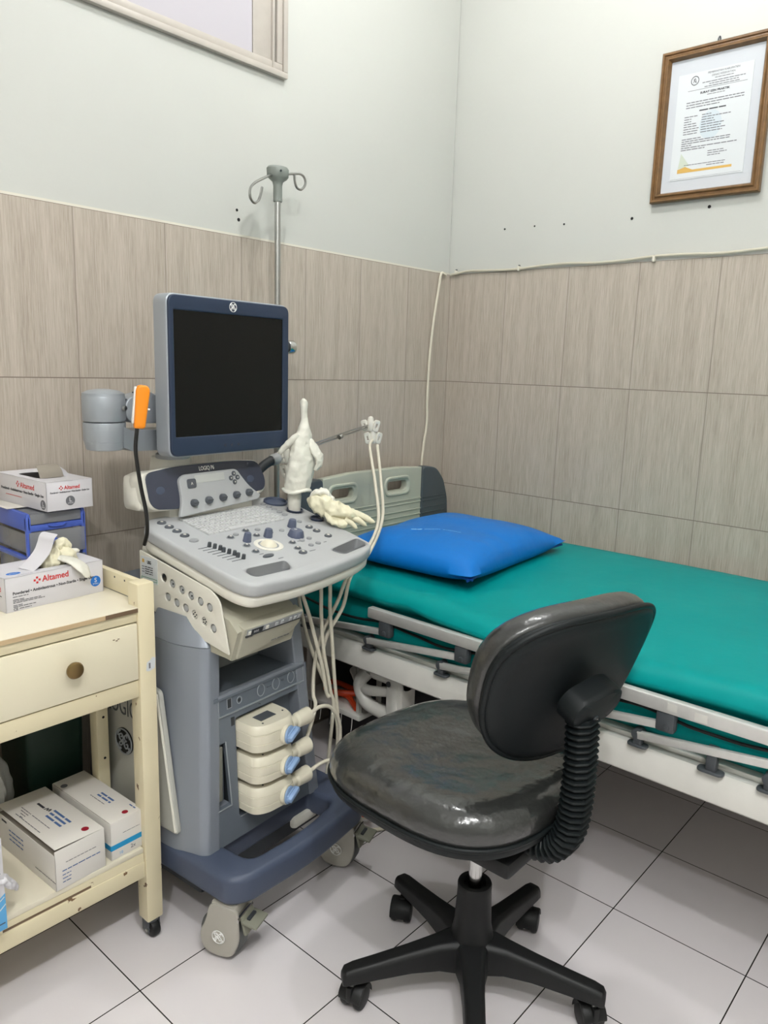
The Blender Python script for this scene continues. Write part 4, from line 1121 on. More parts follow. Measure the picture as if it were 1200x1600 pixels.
b.box((-0.0165, -0.036, -0.0085), (-0.0125, 0.040, 0.004), LAMPM, 0.002, M=HM2); b.cyl((0.012, -0.004, 0.004), (0.0165, -0.004, 0.004), 0.002, LAMPM, M=HM2, seg=8)
b.build('lamp_head', gl, 50)

# ------------------------------------------------------------ things on the control panel
UMAT = T(-1.365, -0.66, 0) @ RZ(math.radians(4.5))
def uw(u, v, z): return UMAT @ Vector((u, v, z))
def crumple(b, segs, m, seed=0, amp=0.006, fr=55, M=None, n=26, sub=None):
    """soft cloth-like tube: segs = (centre, rx, ry) rings, displaced by folds"""
    P = [Vector(s[0]) for s in segs]
    C_ = spline(P, 14); R1 = spline([Vector((s[1], s[2], 0)) for s in segs], 14); n = n * 2
    L = []; nrm = None
    for i, (p, r) in enumerate(zip(C_, R1)):
        d = (C_[min(i + 1, len(C_) - 1)] - C_[max(i - 1, 0)]).normalized()
        if nrm is None:
            q = Vector((1, 0, 0)) if abs(d.x) < 0.9 else Vector((0, 1, 0)); nrm = (q - d * q.dot(d)).normalized()
        else: nrm = (nrm - d * nrm.dot(d)).normalized()
        bn = d.cross(nrm); ring = []
        for k in range(n):
            a = 2 * pi * k / n
            c = nrm * math.cos(a) * r.x + bn * math.sin(a) * r.y
            w_ = p + c
            f = noise.noise(w_ * fr * 1.6 + Vector((seed, 0, 0))) * 0.5; g = 0.45 - 2.2 * abs(noise.noise(Vector((w_.x * fr, w_.y * fr, w_.z * fr * 0.55)) * 0.8 + Vector((0, seed, 3))))
            ring.append(w_ + c.normalized() * (f * amp + g * amp * 0.9) * min(1, max(r.x, r.y) / 0.012))
        L.append(ring)
    b.loops(L, m, M)
# probe standing in the holder, covered by a glove
pb = thing('cavity_probe', 'white probe handle standing upright in the panel holder beneath a draped glove', 'probe', uw(0.286, 0.285, 0.862))
b = B()
b.loops([[Vector((r * math.cos(a), r * math.sin(a) * 0.92, z)) for a in [2 * pi * k / 24 for k in range(24)]] for z, r in ((-0.002, 0.012), (0.012, 0.0165), (0.035, 0.0175), (0.055, 0.019), (0.075, 0.0175), (0.092, 0.0135), (0.12, 0.012), (0.13, 0.008))], WHITEPL)
b.build('probe_handle', pb, 60)
gv = thing('draped_glove', 'white latex glove draped over the upright probe, fingers pointing up and sideways', 'glove', uw(0.286, 0.285, 0.862))
GS = 0.92
# directions in the plane facing the camera: r = image right
cr = Vector((0.66, -0.75, 0)); cf = Vector((-0.75, -0.66, 0))
def gp(r, z, f=0.0): return cr * (r * 1.2 + 0.016 * min(1, z / 0.15)) + cf * f + Vector((0, 0, z * 0.90))
b = B()
crumple(b, [(gp(-0.002, 0.080), 0.036, 0.029), (gp(-0.002, 0.105), 0.038, 0.030), (gp(0.0, 0.15), 0.040, 0.029), (gp(0.002, 0.185), 0.036, 0.025), (gp(0.003, 0.215), 0.030, 0.021), (gp(0.006, 0.245), 0.021, 0.016), (gp(0.006, 0.275), 0.0105, 0.0105), (gp(0.005, 0.30), 0.009, 0.009), (gp(0.004, 0.325), 0.0105, 0.010), (gp(0.004, 0.337), 0.009, 0.009), (gp(0.004, 0.344), 0.003, 0.003)], GLOVE, 1, 0.0034, 52)
b.build('glove_body', gv, 80)
b = B(); crumple(b, [(gp(-0.004, 0.240, 0.012), 0.011, 0.009), (gp(-0.016, 0.228, 0.016), 0.011, 0.009), (gp(-0.030, 0.210, 0.016), 0.0105, 0.008), (gp(-0.041, 0.193, 0.014), 0.0095, 0.007), (gp(-0.045, 0.185, 0.014), 0.003, 0.003)], GLOVE, 5, 0.0015, 80, n=14); b.build('glove_thumb', gv, 80)
b = B(); crumple(b, [(gp(0.010, 0.235), 0.013, 0.006), (gp(0.024, 0.21), 0.015, 0.007), (gp(0.038, 0.182), 0.015, 0.007), (gp(0.040, 0.160), 0.012, 0.006), (gp(0.032, 0.140), 0.006, 0.004)], GLOVE, 8, 0.003, 90, n=14); b.build('glove_finger', gv, 80)
b = B(); b.loops([[gp(-0.002, 0) + cr * 0.008 + Vector(((0.037 + rr) * math.cos(a), (0.034 + rr) * math.sin(a), z * 0.9 + 0.003 * math.sin(3 * a))) for a in [2 * pi * k / 28 for k in range(28)]] for rr, z in ((0.0, 0.086), (0.003, 0.084), (0.004, 0.080), (0.003, 0.077), (0.0, 0.076))], GLOVE); b.build('glove_cuff', gv, 60)

# second glove, crumpled over another probe on the right edge of the panel
g2 = thing('crumpled_glove', 'crumpled cream latex glove lying on the right edge of the control panel', 'glove', uw(0.300, 0.200, 0.872))
def gq(r, f, z): return cr * r + cf * f + Vector((0, 0, z))
b = B()
crumple(b, [(gq(-0.034, 0.004, 0.030), 0.006, 0.006), (gq(-0.026, 0.004, 0.034), 0.024, 0.020), (gq(-0.006, 0.006, 0.034), 0.031, 0.026), (gq(0.016, 0.008, 0.026), 0.031, 0.026), (gq(0.036, 0.010, 0.020), 0.028, 0.024), (gq(0.056, 0.010, 0.014), 0.025, 0.020), (gq(0.076, 0.012, 0.008), 0.019, 0.014), (gq(0.090, 0.012, 0.002), 0.008, 0.007)], GLOVEY, 11, 0.0085, 42, n=40)
b.build('glove_palm', g2, 80)
b = B(); crumple(b, [(gq(-0.030, 0.0, 0.040), 0.008, 0.006), (gq(-0.016, 0.0, 0.056), 0.019, 0.011), (gq(0.004, 0.0, 0.060), 0.021, 0.012), (gq(0.020, 0.004, 0.048), 0.018, 0.010), (gq(0.032, 0.010, 0.034), 0.008, 0.006)], GLOVE, 17, 0.006, 60, n=24); b.build('glove_cuff', g2, 80)
b = B(); crumple(b, [(gq(0.010, 0.024, 0.020), 0.010, 0.008), (gq(0.026, 0.030, 0.004), 0.017, 0.009), (gq(0.048, 0.032, -0.006), 0.018, 0.009), (gq(0.066, 0.032, -0.012), 0.010, 0.007)], GLOVEY, 23, 0.005, 60, n=22); b.build('glove_fold', g2, 80)
for k, (a0, a1, r_) in enumerate([((0.072, 0.004, 0.016), (0.136, 0.002, -0.010), 0.011), ((0.074, 0.016, 0.006), (0.116, 0.018, -0.016), 0.009), ((0.060, 0.026, 0.000), (0.092, 0.032, -0.020), 0.008)]):
    b = B(); A = gq(*a0); C_ = gq(*a1); mid = (A + C_) / 2 + Vector((0, 0, 0.003))
    crumple(b, [(A, r_, r_), (mid, r_ * 0.9, r_ * 0.8), (A.lerp(C_, 0.85), r_ * 0.65, r_ * 0.6), (C_, r_ * 0.2, r_ * 0.2)], GLOVEY, 20 + k, 0.0010, 80, n=12); b.build('glove_finger', g2, 80)

# ------------------------------------------------------------ cable arm with clips
def c_(u, v, z): return Vector((u, v, z))
b = B()
for dz in (-0.004, 0.004): b.tube([c_(0.36, 0.43 + dz, 0.996 + dz), c_(0.60, 0.44, 1.036 + dz), c_(0.80, 0.45, 1.065 + dz)], 0.0028, STEEL, seg=8)
b.cyl(c_(0.640, 0.435, 1.040), c_(0.652, 0.435, 1.044), 0.0075, STEEL, seg=14)
ca = ub(b, 'cable_arm')
b = B(); b.tube([c_(0.22, 0.44, 0.93), c_(0.27, 0.43, 0.955), c_(0.325, 0.43, 0.985), c_(0.37, 0.43, 0.999)], 0.013, DARK, seg=14); b.build('arm_grip', ca)
b = B(); b.cyl(c_(0.345, 0.43, 0.992), c_(0.372, 0.43, 0.998), 0.016, GREYPL, seg=18, bev=0.003); b.build('collar', ca)
def clip(u, v, z, rz=0.0, s=1.0, name='cable_clip', hang=False):
    b = B(); M = T(*c_(u, v, z)) @ RZ(rz) @ SC(s, s, s)
    b.cyl((0, 0, -0.020), (0, 0, 0.018), 0.0105, WHITEPL, seg=14, bev=0.002, M=M)
    b.sph((0, 0, 0.018), 0.010, WHITEPL, M=M, sub=2)
    for sx in (-1, 1):
        b.plate(rrect(-0.010, -0.024, 0.010, 0.014, 0.008), [rrect(-0.0022, -0.013, 0.0022, 0.002, 0.002)], -0.005, 0.005, WHITEPL, 0.002, M @ T(sx * 0.020, -0.004, 0.002) @ RY(sx * 0.25) @ RZ(0) @ RX(pi / 2) @ RY(0.3 * sx))
    b.box((-0.020, -0.005, 0.004), (0.020, 0.005, 0.012), WHITEPL, 0.003, M=M)
    b.build(name, ca, 40)
clip(0.815, 0.45, 1.070, -0.9); clip(0.822, 0.445, 1.030, -0.6); clip(0.400, 0.425, 1.000, -0.8, 0.9); clip(0.415, 0.42, 0.962, -0.9, 1.0)

# probe cables: hang from the arm, down past the panel
def cable(name, label, pts, r=0.0048, m=CABLEW, group=None, seg=9):
    b = B(); b.tube(pts, r, m, seg=seg, n=8)
    if name != 'floor_cable': return b.build(name, us, 60)
    o = b.build(name, None, 60); tag(o, label, 'cable', group); return o
W = lambda u, v, z: (u, v, z)
cable('probe_cable', 'left cream cable of the two looping down from the end clip', [W(0.815, 0.44, 1.020), W(0.775, 0.42, 1.005), W(0.725, 0.37, 0.96), W(0.655, 0.30, 0.90), W(0.54, 0.20, 0.82), W(0.36, 0.11, 0.775), W(0.285, 0.10, 0.735), W(0.250, 0.10, 0.68), W(0.215, 0.12, 0.60), W(0.20, 0.13, 0.52), W(0.185, 0.12, 0.45), W(0.16, 0.09, 0.43), W(0.10, 0.065, 0.374)])
cable('probe_cable', 'right cream cable of the two falling from the end clip', [W(0.828, 0.43, 1.005), W(0.80, 0.40, 0.96), W(0.735, 0.34, 0.90), W(0.60, 0.23, 0.82), W(0.40, 0.12, 0.775), W(0.300, 0.10, 0.735), W(0.270, 0.10, 0.66), W(0.228, 0.12, 0.58), W(0.222, 0.12, 0.50), W(0.230, 0.10, 0.44), W(0.245, 0.10, 0.40), W(0.26, 0.10, 0.30), W(0.28, 0.14, 0.12)])
cable('probe_cable', 'cream cable hanging below the panel nearest to the machine column', [W(0.100, 0.13, 0.80), W(0.118, 0.11, 0.745), W(0.140, 0.10, 0.68), W(0.165, 0.10, 0.61), W(0.195, 0.10, 0.52), W(0.212, 0.10, 0.45), W(0.222, 0.10, 0.436), W(0.226, 0.115, 0.46), W(0.19, 0.15, 0.60), W(0.17, 0.18, 0.78)])
cable('probe_cable', 'cream cable hanging straight below the panel, second from the machine column', [W(0.182, 0.12, 0.80), W(0.184, 0.10, 0.745), W(0.188, 0.10, 0.66), W(0.198, 0.10, 0.57), W(0.215, 0.10, 0.50), W(0.230, 0.10, 0.44), W(0.240, 0.10, 0.40), W(0.248, 0.12, 0.25), W(0.26, 0.15, 0.03)])
cable('probe_cable', 'cream cable hanging straight below the panel, ending behind the chair seat', [W(0.215, 0.12, 0.80), W(0.217, 0.10, 0.745), W(0.221, 0.10, 0.66), W(0.232, 0.10, 0.57), W(0.242, 0.10, 0.48), W(0.256, 0.10, 0.385), W(0.270, 0.10, 0.25), W(0.30, 0.14, 0.02)])
cable('connector_cable', 'cream cable arching out of the topmost probe connector', [W(0.100, 0.052, 0.449), W(0.132, 0.05, 0.455), W(0.170, 0.05, 0.440), W(0.200, 0.05, 0.400), W(0.215, 0.055, 0.34), W(0.22, 0.07, 0.22)])
cable('connector_cable', 'cream cable leaving the lowest probe connector', [W(0.100, 0.052, 0.300), W(0.135, 0.05, 0.306), W(0.170, 0.05, 0.300), W(0.195, 0.055, 0.285), W(0.22, 0.07, 0.22)])

# floor cables behind the right front caster
for lab, z_, m, pts in [
    ('cream power cable lying on the floor right of the front caster, nearest the camera', 0.006, CABLEW, [(-1.08, -0.50), (-1.02, -0.565), (-0.96, -0.60), (-0.88, -0.62), (-0.78, -0.60), (-0.70, -0.52)]),
    ('cream power cable on the floor behind the caster, curving towards the bed leg', 0.006, CABLEW, [(-1.04, -0.45), (-0.98, -0.50), (-0.92, -0.50), (-0.84, -0.46), (-0.76, -0.40)]),
    ('cream coiled cable on the floor behind the right front caster', 0.018, CABLEW, [(-1.06, -0.42), (-1.0, -0.52), (-0.94, -0.545), (-0.90, -0.50), (-0.93, -0.44), (-1.0, -0.44), (-1.02, -0.50), (-0.95, -0.56)]),
    ('orange-red wire tangled among the floor cables by the caster', 0.030, mat('orange_red_wire', (215, 80, 45), 0.5), [(-1.06, -0.46), (-1.02, -0.53), (-0.985, -0.555), (-1.00, -0.50), (-0.96, -0.46)])]:
    pp = [(x, y, z_ + 0.006 * math.sin(i * 1.5) * (z_ > 0.01)) for i, (x, y) in enumerate(pts)]
    cable('floor_cable', lab, pp, 0.0055 if m is CABLEW else 0.004, m)

# ------------------------------------------------------------ swivel chair (local y = seat front)
CHX, CHY = -1.265, -1.080
SZ = 0.020
ch = thing('swivel_chair', 'black office swivel chair with film-wrapped seat and ribbed back support, in front of the bed', 'chair', (CHX, CHY, 0), 0)
def cb(b, name, ang=35, par=None): return b.build(name, par or ch, ang)
b = B()
L = [[Vector((r * math.cos(a), r * math.sin(a), z)) for a in [2 * pi * k / 40 for k in range(40)]] for r, z in ((0.040, 0.070), (0.046, 0.075), (0.044, 0.13), (0.0375, 0.16), (0.034, 0.235), (0.0345, 0.246), (0.033, 0.250), (0.024, 0.250), (0.024, 0.246), (0.023, 0.240))]
b.loops(L, BLACK)
star = cb(b, 'hub')
b = B()
for k in range(5):
    a = math.radians(1.3 + 72 * k); M = RZ(a)
    L = []
    for x, hw, z0, z1 in ((0.020, 0.036, 0.070, 0.135), (0.045, 0.032, 0.072, 0.135), (0.075, 0.025, 0.076, 0.131), (0.13, 0.0215, 0.078, 0.121), (0.20, 0.020, 0.075, 0.109), (0.245, 0.0195, 0.072, 0.102), (0.262, 0.018, 0.070, 0.097), (0.268, 0.013, 0.068, 0.088)):
        L.append([Vector((x, y, z)) for y, z in rpoly([(-hw, z0), (hw, z0), (hw * 0.92, z1 - 0.008), (hw * 0.62, z1), (-hw * 0.62, z1), (-hw * 0.92, z1 - 0.008)], [0.003, 0.003, 0.004, 0.004, 0.004, 0.004], 3)])
    b.loops(L, BLACK, M)
cb(b, 'star_base', 40)
for k in range(5):
    a = 1.3 + 72 * k
    M = RZ(math.radians(a)) @ T(0.249, 0, 0) @ RZ([1.9, 0.8, 2.4, 1.2, 0.6][k])
    b = B()
    for sx in (-1, 1):
        b.cyl((sx * 0.006, 0.016, 0.0245), (sx * 0.023, 0.016, 0.0245), 0.0245, BLACK, seg=28, bev=0.006, M=M)
    b.box((-0.006, -0.012, 0.024), (0.006, 0.02, 0.058), BLACK, 0.003, M=M)
    # hood over the wheels
    L = []
    for x in (-0.024, -0.021, 0.021, 0.024):
        k_s = 0.93 if abs(x) > 0.022 else 1.0
        L.append([Vector((x, 0.016 + 0.0285 * k_s * math.cos(t_), 0.026 + 0.0285 * k_s * math.sin(t_))) for t_ in [pi * q / 14 - 0.15 for q in range(15)]] + [Vector((x, 0.016 - 0.026 * math.cos(0.2), 0.026 + 0.0)), Vector((x, 0.016, 0.052)), Vector((x, 0.042, 0.026))])
    b.loops(L, BLACK, M)
    b.cyl((0, 0, 0.05), (0, 0, 0.074), 0.006, STEEL, seg=12, M=M)
    cb(b, 'caster', 40)
b = B(); b.cyl((0, 0, 0.23), (0, 0, 0.36), 0.0135, CHROME, seg=28); b.cyl((0, 0, 0.33), (0, 0, 0.365), 0.022, BLACK, seg=20)
cb(b, 'gas_lift')
b = B(); b.box((-0.08, -0.12, 0.352), (0.08, 0.10, 0.385), BLACK, 0.008); b.cyl((0.085, -0.10, 0.345), (0.125, -0.13, 0.345), 0.012, BLACK, seg=12, bev=0.002)
cb(b, 'seat_mechanism')

def soft(b, outline, prof, m, M, n=64, top=None):
    """stacked rings of an outline: prof = (scale, z)"""
    cx = sum(p[0] for p in outline) / len(outline); cy = sum(p[1] for p in outline) / len(outline)
    t = bmesh.new(); R_ = []
    for s, z in prof:
        ring = []
        for x, y in outline:
            px, py = cx + (x - cx) * s, cy + (y - cy) * s
            zz = z + (top(px, py, s) if top else 0)
            ring.append(t.verts.new((px, py, zz)))
        R_.append(ring)
    for a, c in zip(R_, R_[1:]):
        for i in range(len(outline)): j = (i + 1) % len(outline); t.faces.new((a[i], a[j], c[j], c[i]))
    t.faces.new(R_[-1]); t.faces.new(R_[0][::-1])
    bmesh.ops.recalc_face_normals(t, faces=t.faces)
    b._add(t, m, M)
def super_outline(hw, y0, y1, n=72, e=3.0, taper=0.0):
    out = []; cy = (y0 + y1) / 2; hy = (y1 - y0) / 2
    for k in range(n):
        a = 2 * pi * k / n; c, s = math.cos(a), math.sin(a)
        x = math.copysign(abs(c) ** (2 / e), c) * hw; y = cy + math.copysign(abs(s) ** (2 / e), s) * hy
        x *= 1 + taper * (y - cy) / hy
        out.append((x, y))
    return out
SEAT = T(0.035, 0.0, SZ) @ RZ(math.radians(-4))
ol = super_outline(0.228, -0.150, 0.325, e=2.9, taper=0.03)
b = B()
soft(b, ol, [(0.80, 0.380), (0.93, 0.383), (0.985, 0.392), (1.0, 0.405), (0.998, 0.412), (0.985, 0.414)], SHELLM, SEAT)
seat_shell = cb(b, 'seat_shell', 60)
def seat_top(x, y, s):
    front = max(0, (y - 0.16) / 0.16)
    dish = -0.012 * (1 - min(1, ((x / 0.17) ** 2 + ((y - 0.05) / 0.17) ** 2)))
    k = 1 if s < 0.99 else max(0, 0)
    return (dish if s < 0.95 else 0) * min(1, (0.95 - s) / 0.15 if s < 0.95 else 0) - 0.012 * front ** 2 * (1.0 if s < 1.01 else 0)
b = B()
prof = [(0.980, 0.410), (0.997, 0.418), (1.006, 0.430), (1.004, 0.442), (0.988, 0.455), (0.955, 0.466), (0.90, 0.474), (0.84, 0.478), (0.76, 0.480), (0.66, 0.480), (0.55, 0.480), (0.42, 0.480), (0.28, 0.480), (0.14, 0.480), (0.03, 0.480)]
soft(b, ol, prof, SEATF, SEAT, top=seat_top)
cb(b, 'seat_cushion', 80)
b = B(); L_ = [(x, y) for x, y in super_outline(0.229, -0.151, 0.326, e=2.9, taper=0.03)]
b.tube([(x, y, 0.413) for x, y in L_ + L_[:1]], 0.0045, SHELLM, seg=8, M=SEAT, smooth=False); cb(b, 'edge_trim', 60)

# backrest: local frame x across, y up along the back, z towards the rear (viewer)
BKM = frame((0.082, -0.148, 0.690), (math.cos(math.radians(14)), -math.sin(math.radians(14)), 0), (0.0, -0.36, 1))
bo = []
for k in range(80):
    a = 2 * pi * k / 80; c, s = math.cos(a), math.sin(a)
    e = 2.6
    x = math.copysign(abs(c) ** (2 / e), c) * 0.205; y = math.copysign(abs(s) ** (2 / e), s) * 0.165
    x *= 1 + 0.10 * y / 0.165; bo.append((x, y))
b = B()
def bcurve(x, y, s): return -0.10 * 0 - (x * x) * 0.9
soft(b, bo, [(0.86, 0.014), (0.94, 0.013), (0.985, 0.008), (1.0, 0.0), (1.0, -0.008), (0.97, -0.010)][::-1], SHELLM, BKM, top=lambda x, y, s: -x * x * 0.9)
bs = cb(b, 'back_shell', 60)
b = B()
soft(b, bo, [(0.985, -0.008), (1.005, -0.018), (1.008, -0.032), (0.985, -0.048), (0.94, -0.060), (0.86, -0.068), (0.70, -0.072), (0.5, -0.074), (0.25, -0.075), (0.05, -0.075)], SEATV, BKM, top=lambda x, y, s: -x * x * 0.9)
cb(b, 'back_cushion', 80)
b = B()
BR_ = BKM @ T(-0.002, -0.008, 0.012) @ RZ(0.25)
soft(b, rpoly([(-0.062, 0.012), (-0.058, -0.022), (-0.030, -0.040), (0.035, -0.040), (0.062, -0.016), (0.062, 0.016), (0.030, 0.034), (-0.040, 0.032)], 0.014), [(1.0, 0.0), (1.0, 0.034), (0.96, 0.042), (0.86, 0.046), (0.4, 0.048)], SHELLM, BR_)
b.cyl((-0.008, -0.018, 0.040), (-0.008, -0.018, 0.050), 0.007, DARK, M=BR_, seg=16); b.cyl((-0.008, -0.018, 0.047), (-0.008, -0.018, 0.052), 0.0035, CHROME, M=BR_, seg=8)
cb(b, 'back_bracket')
b = B(); b.tube([(x * 1.003, y * 1.003, 0.004 - x * x * 0.9) for x, y in bo + bo[:1]], 0.006, SHELLM, seg=8, M=BKM, smooth=False); cb(b, 'back_trim', 60)
# ribbed rubber bellows over the J-shaped support
J = [(0.010, -0.080, 0.394), (0.013, -0.118, 0.388), (0.017, -0.152, 0.394), (0.020, -0.176, 0.420), (0.028, -0.184, 0.46), (0.038, -0.184, 0.53), (0.050, -0.178, 0.59), (0.058, -0.172, 0.645)]
P = spline([Vector(p) for p in J], 18)
# resample evenly
cum = [0]
for a, c in zip(P, P[1:]): cum.append(cum[-1] + (c - a).length)
NR = 30
def at_(s):
    for i in range(len(cum) - 1):
        if cum[i + 1] >= s:
            t = (s - cum[i]) / max(1e-9, cum[i + 1] - cum[i]); return P[i].lerp(P[i + 1], t)
    return P[-1].copy()
L = []
tot = cum[-1]
for k in range(NR * 4 + 1):
    s = tot * k / (NR * 4); p = at_(s); q = at_(min(tot, s + 0.004)); o_ = at_(max(0, s - 0.004)); d = (q - o_).normalized()
    x_ = Vector((1, 0, 0)); y_ = d.cross(x_).normalized()
    ph_ = k % 4
    sc_ = 1.0 if ph_ == 1 else (0.97 if ph_ == 2 else 0.76)
    hw, hd = 0.035 * sc_, 0.0265 * sc_
    ring = [p + x_ * px + y_ * py for px, py in rpoly([(-hw, -hd * 0.35), (-hw * 0.55, -hd), (hw * 0.55, -hd), (hw, -hd * 0.35), (hw, hd * 0.35), (hw * 0.55, hd), (-hw * 0.55, hd), (-hw, hd * 0.35)], 0.003, 2)]
    L.append(ring)
b = B(); b.loops(L, SHELLM); cb(b, 'ribbed_support', 25)

# ------------------------------------------------------------ cream instrument trolley
TX0, TX1, TY0, TY1 = -2.24, -1.606, -0.490, -0.035
tr = thing('instrument_trolley', 'old cream painted metal trolley with one drawer and lower shelf against the left wall', 'trolley', (-1.92, -0.26, 0))
TI = T(1.92, 0.26, 0)
def tb(b, name, ang=30, par=None, **k): return b.build(name, par or tr, ang, None if par else TI, **k)
PW = 0.038
for x, y in ((TX1 - PW, TY0), (TX0, TY0), (TX1 - PW, TY1 - PW), (TX0, TY1 - PW)):
    b = B(); b.box((x, y, 0.045), (x + PW, y + PW, 0.815), CREAMP, 0.003)
    if y == TY0 and x > -2: # torn sticker on the front post
        b.flat([(0.004, -0.012, 0), (0.012, -0.014, 0), (0.024, -0.010, 0), (0.026, 0.012, 0), (0.018, 0.015, 0), (0.016, 0.011, 0), (0.006, 0.006, 0)], PAPER, frame((x + 0.010, y - 0.0006, 0.640), (1, 0, 0), (0, 0, 1)))
        b.flat([(0.010, -0.008, 0), (0.014, -0.008, 0), (0.014, 0.004, 0), (0.010, 0.004, 0)], INKG, frame((x + 0.010, y - 0.0010, 0.640), (1, 0, 0), (0, 0, 1)))
    leg = tb(b, 'post')
    b = B(); cx, cy = x + PW / 2, y + PW / 2
    b.cyl((cx, cy, 0.036), (cx, cy, 0.047), 0.016, GREYD, seg=20, bev=0.002)
    for s in (-1, 1): b.box((cx + s * 0.013 - 0.0015, cy - 0.012, 0.012), (cx + s * 0.013 + 0.0015, cy + 0.014, 0.040), GREYD, 0.001)
    b.cyl((cx - 0.010, cy - 0.006, 0.019), (cx + 0.010, cy - 0.006, 0.019), 0.019, BLACK, seg=24, bev=0.004); b.cyl((cx - 0.017, cy - 0.006, 0.019), (cx + 0.017, cy - 0.006, 0.019), 0.004, STEEL, seg=10)
    o = b.build('caster', leg, 35, TI.inverted() @ TI)
    o.matrix_local = Matrix.Identity(4)
b = B(); b.box((TX1 - 0.038, -0.300, 0.20), (TX1 - 0.010, -0.268, 0.60), CREAMP, 0.002)
for z in (0.46, 0.36, 0.27): b.cyl((TX1 - 0.022, -0.3003, z), (TX1 - 0.022, -0.3012, z), 0.003, BLACK, seg=8)
tb(b, 'middle_upright')
b = B(); b.box((TX0 + PW, TY0 + 0.004, 0.737), (TX1 - PW, TY0 + 0.016, 0.757), CREAMP, 0.002); b.box((TX0 + PW, TY0 + 0.004, 0.574), (TX1 - PW, TY0 + 0.016, 0.612), CREAMP, 0.003)
b.box((TX0 + PW, TY1 - 0.016, 0.574), (TX1 - PW, TY1 - 0.004, 0.757), CREAMP, 0.003)
for x in (TX0 + 0.004, TX1 - 0.016): b.box((x, TY0 + PW, 0.574), (x + 0.012, TY1 - PW, 0.757), CREAMP, 0.002)
b.box((TX0 + 0.01, TY0 + 0.02, 0.575), (TX1 - 0.01, TY1 - 0.01, 0.580), CREAMP)
tb(b, 'drawer_case')
b = B(); b.box((TX0 + 0.01, TY0 + 0.001, 0.7575), (TX1 - 0.012, TY1 - 0.002, 0.7670), CREAMT, 0.001)
b.box((TX0 + 0.01, TY0 - 0.0002, 0.7575), (TX1 - PW - 0.070, TY0 + 0.0012, 0.7660), mat('tan_edge_band', (190, 166, 130), 0.5)); b.box((TX1 - PW - 0.070, TY0 - 0.0002, 0.7575), (TX1 - PW, TY0 + 0.0012, 0.7660), BROWNE)
tb(b, 'table_top')
for x in (TX0, TX1 - 0.014):
    b = B(); b.box((x, TY0 + PW - 0.002, 0.768), (x + 0.014, TY1 - PW + 0.002, 0.810), CREAMP, 0.002)
    if x > -2:
        for y in (-0.40, -0.42, -0.435, -0.36): b.box((x - 0.0004, y - 0.002, 0.798), (x, y + 0.002, 0.802), DARK)
        b.box((x - 0.0005, TY0 + PW + 0.002, 0.770), (x, TY0 + PW + 0.012, 0.782), BROWNE)
    tb(b, 'side_rim')
b = B(); b.box((TX0 + PW, TY1 - 0.014, 0.768), (TX1 - PW, TY1, 0.810), CREAMP, 0.002); tb(b, 'back_rim')
b = B(); b.box((TX0 + PW + 0.002, TY0 + 0.001, 0.6145), (TX1 - PW - 0.002, TY0 + 0.016, 0.7345), CREAMD, 0.002)
b.box((TX0 + PW + 0.01, TY0 + 0.02, 0.62), (TX1 - PW - 0.01, TY1 - 0.03, 0.625), CREAMD)
for k, (x, z) in enumerate(((-1.700, 0.712), (-1.694, 0.709), (-1.690, 0.7115))): b.box((x, TY0 + 0.0004, z), (x + 0.004, TY0 + 0.0012, z + 0.0015), BROWNE, 0, T(0, 0, 0))
dr = tb(b, 'drawer')
b = B(); KX, KZ = -1.788, 0.681
L = []
for y, r in ((TY0 + 0.001, 0.006), (TY0 - 0.008, 0.0055), (TY0 - 0.011, 0.009), (TY0 - 0.014, 0.0155), (TY0 - 0.019, 0.0165), (TY0 - 0.023, 0.0145), (TY0 - 0.025, 0.010)):
    L.append([Vector((KX + r * math.cos(a), y, KZ + r * math.sin(a))) for a in [2 * pi * k / 28 for k in range(28)]])
b.loops(L, BRASS); kn = b.build('knob', dr, 35)
b = B()
b.box((TX0 + 0.004, TY0 + 0.004, 0.158), (TX1 - PW, TY0 + 0.014, 0.196), CREAMP, 0.002); b.box((TX0 + 0.004, TY1 - 0.014, 0.158), (TX1 - PW, TY1 - 0.004, 0.196), CREAMP, 0.002)
for x in (TX0 + 0.004, TX1 - 0.014): b.box((x, TY0 + PW, 0.158), (x + 0.010, TY1 - PW, 0.196), CREAMP, 0.002)
tb(b, 'lower_rail')
b = B(); b.box((TX0 + 0.012, TY0 + 0.006, 0.2165), (TX1 - 0.040, TY1 - 0.01, 0.2285), CREAMT, 0.002); b.box((TX0 + 0.012, TY0 + 0.006, 0.196), (TX1 - 0.040, TY0 + 0.012, 0.2166), CREAMP, 0.0); b.box((TX0 + 0.3, TY0 + 0.0055, 0.198), (TX1 - 0.16, TY0 + 0.007, 0.203), BROWNE, 0.0); b.box((TX0 + 0.02, TY0 + 0.016, 0.196), (TX1 - 0.04, TY1 - 0.02, 0.2165), CREAMP)
tb(b, 'lower_shelf')

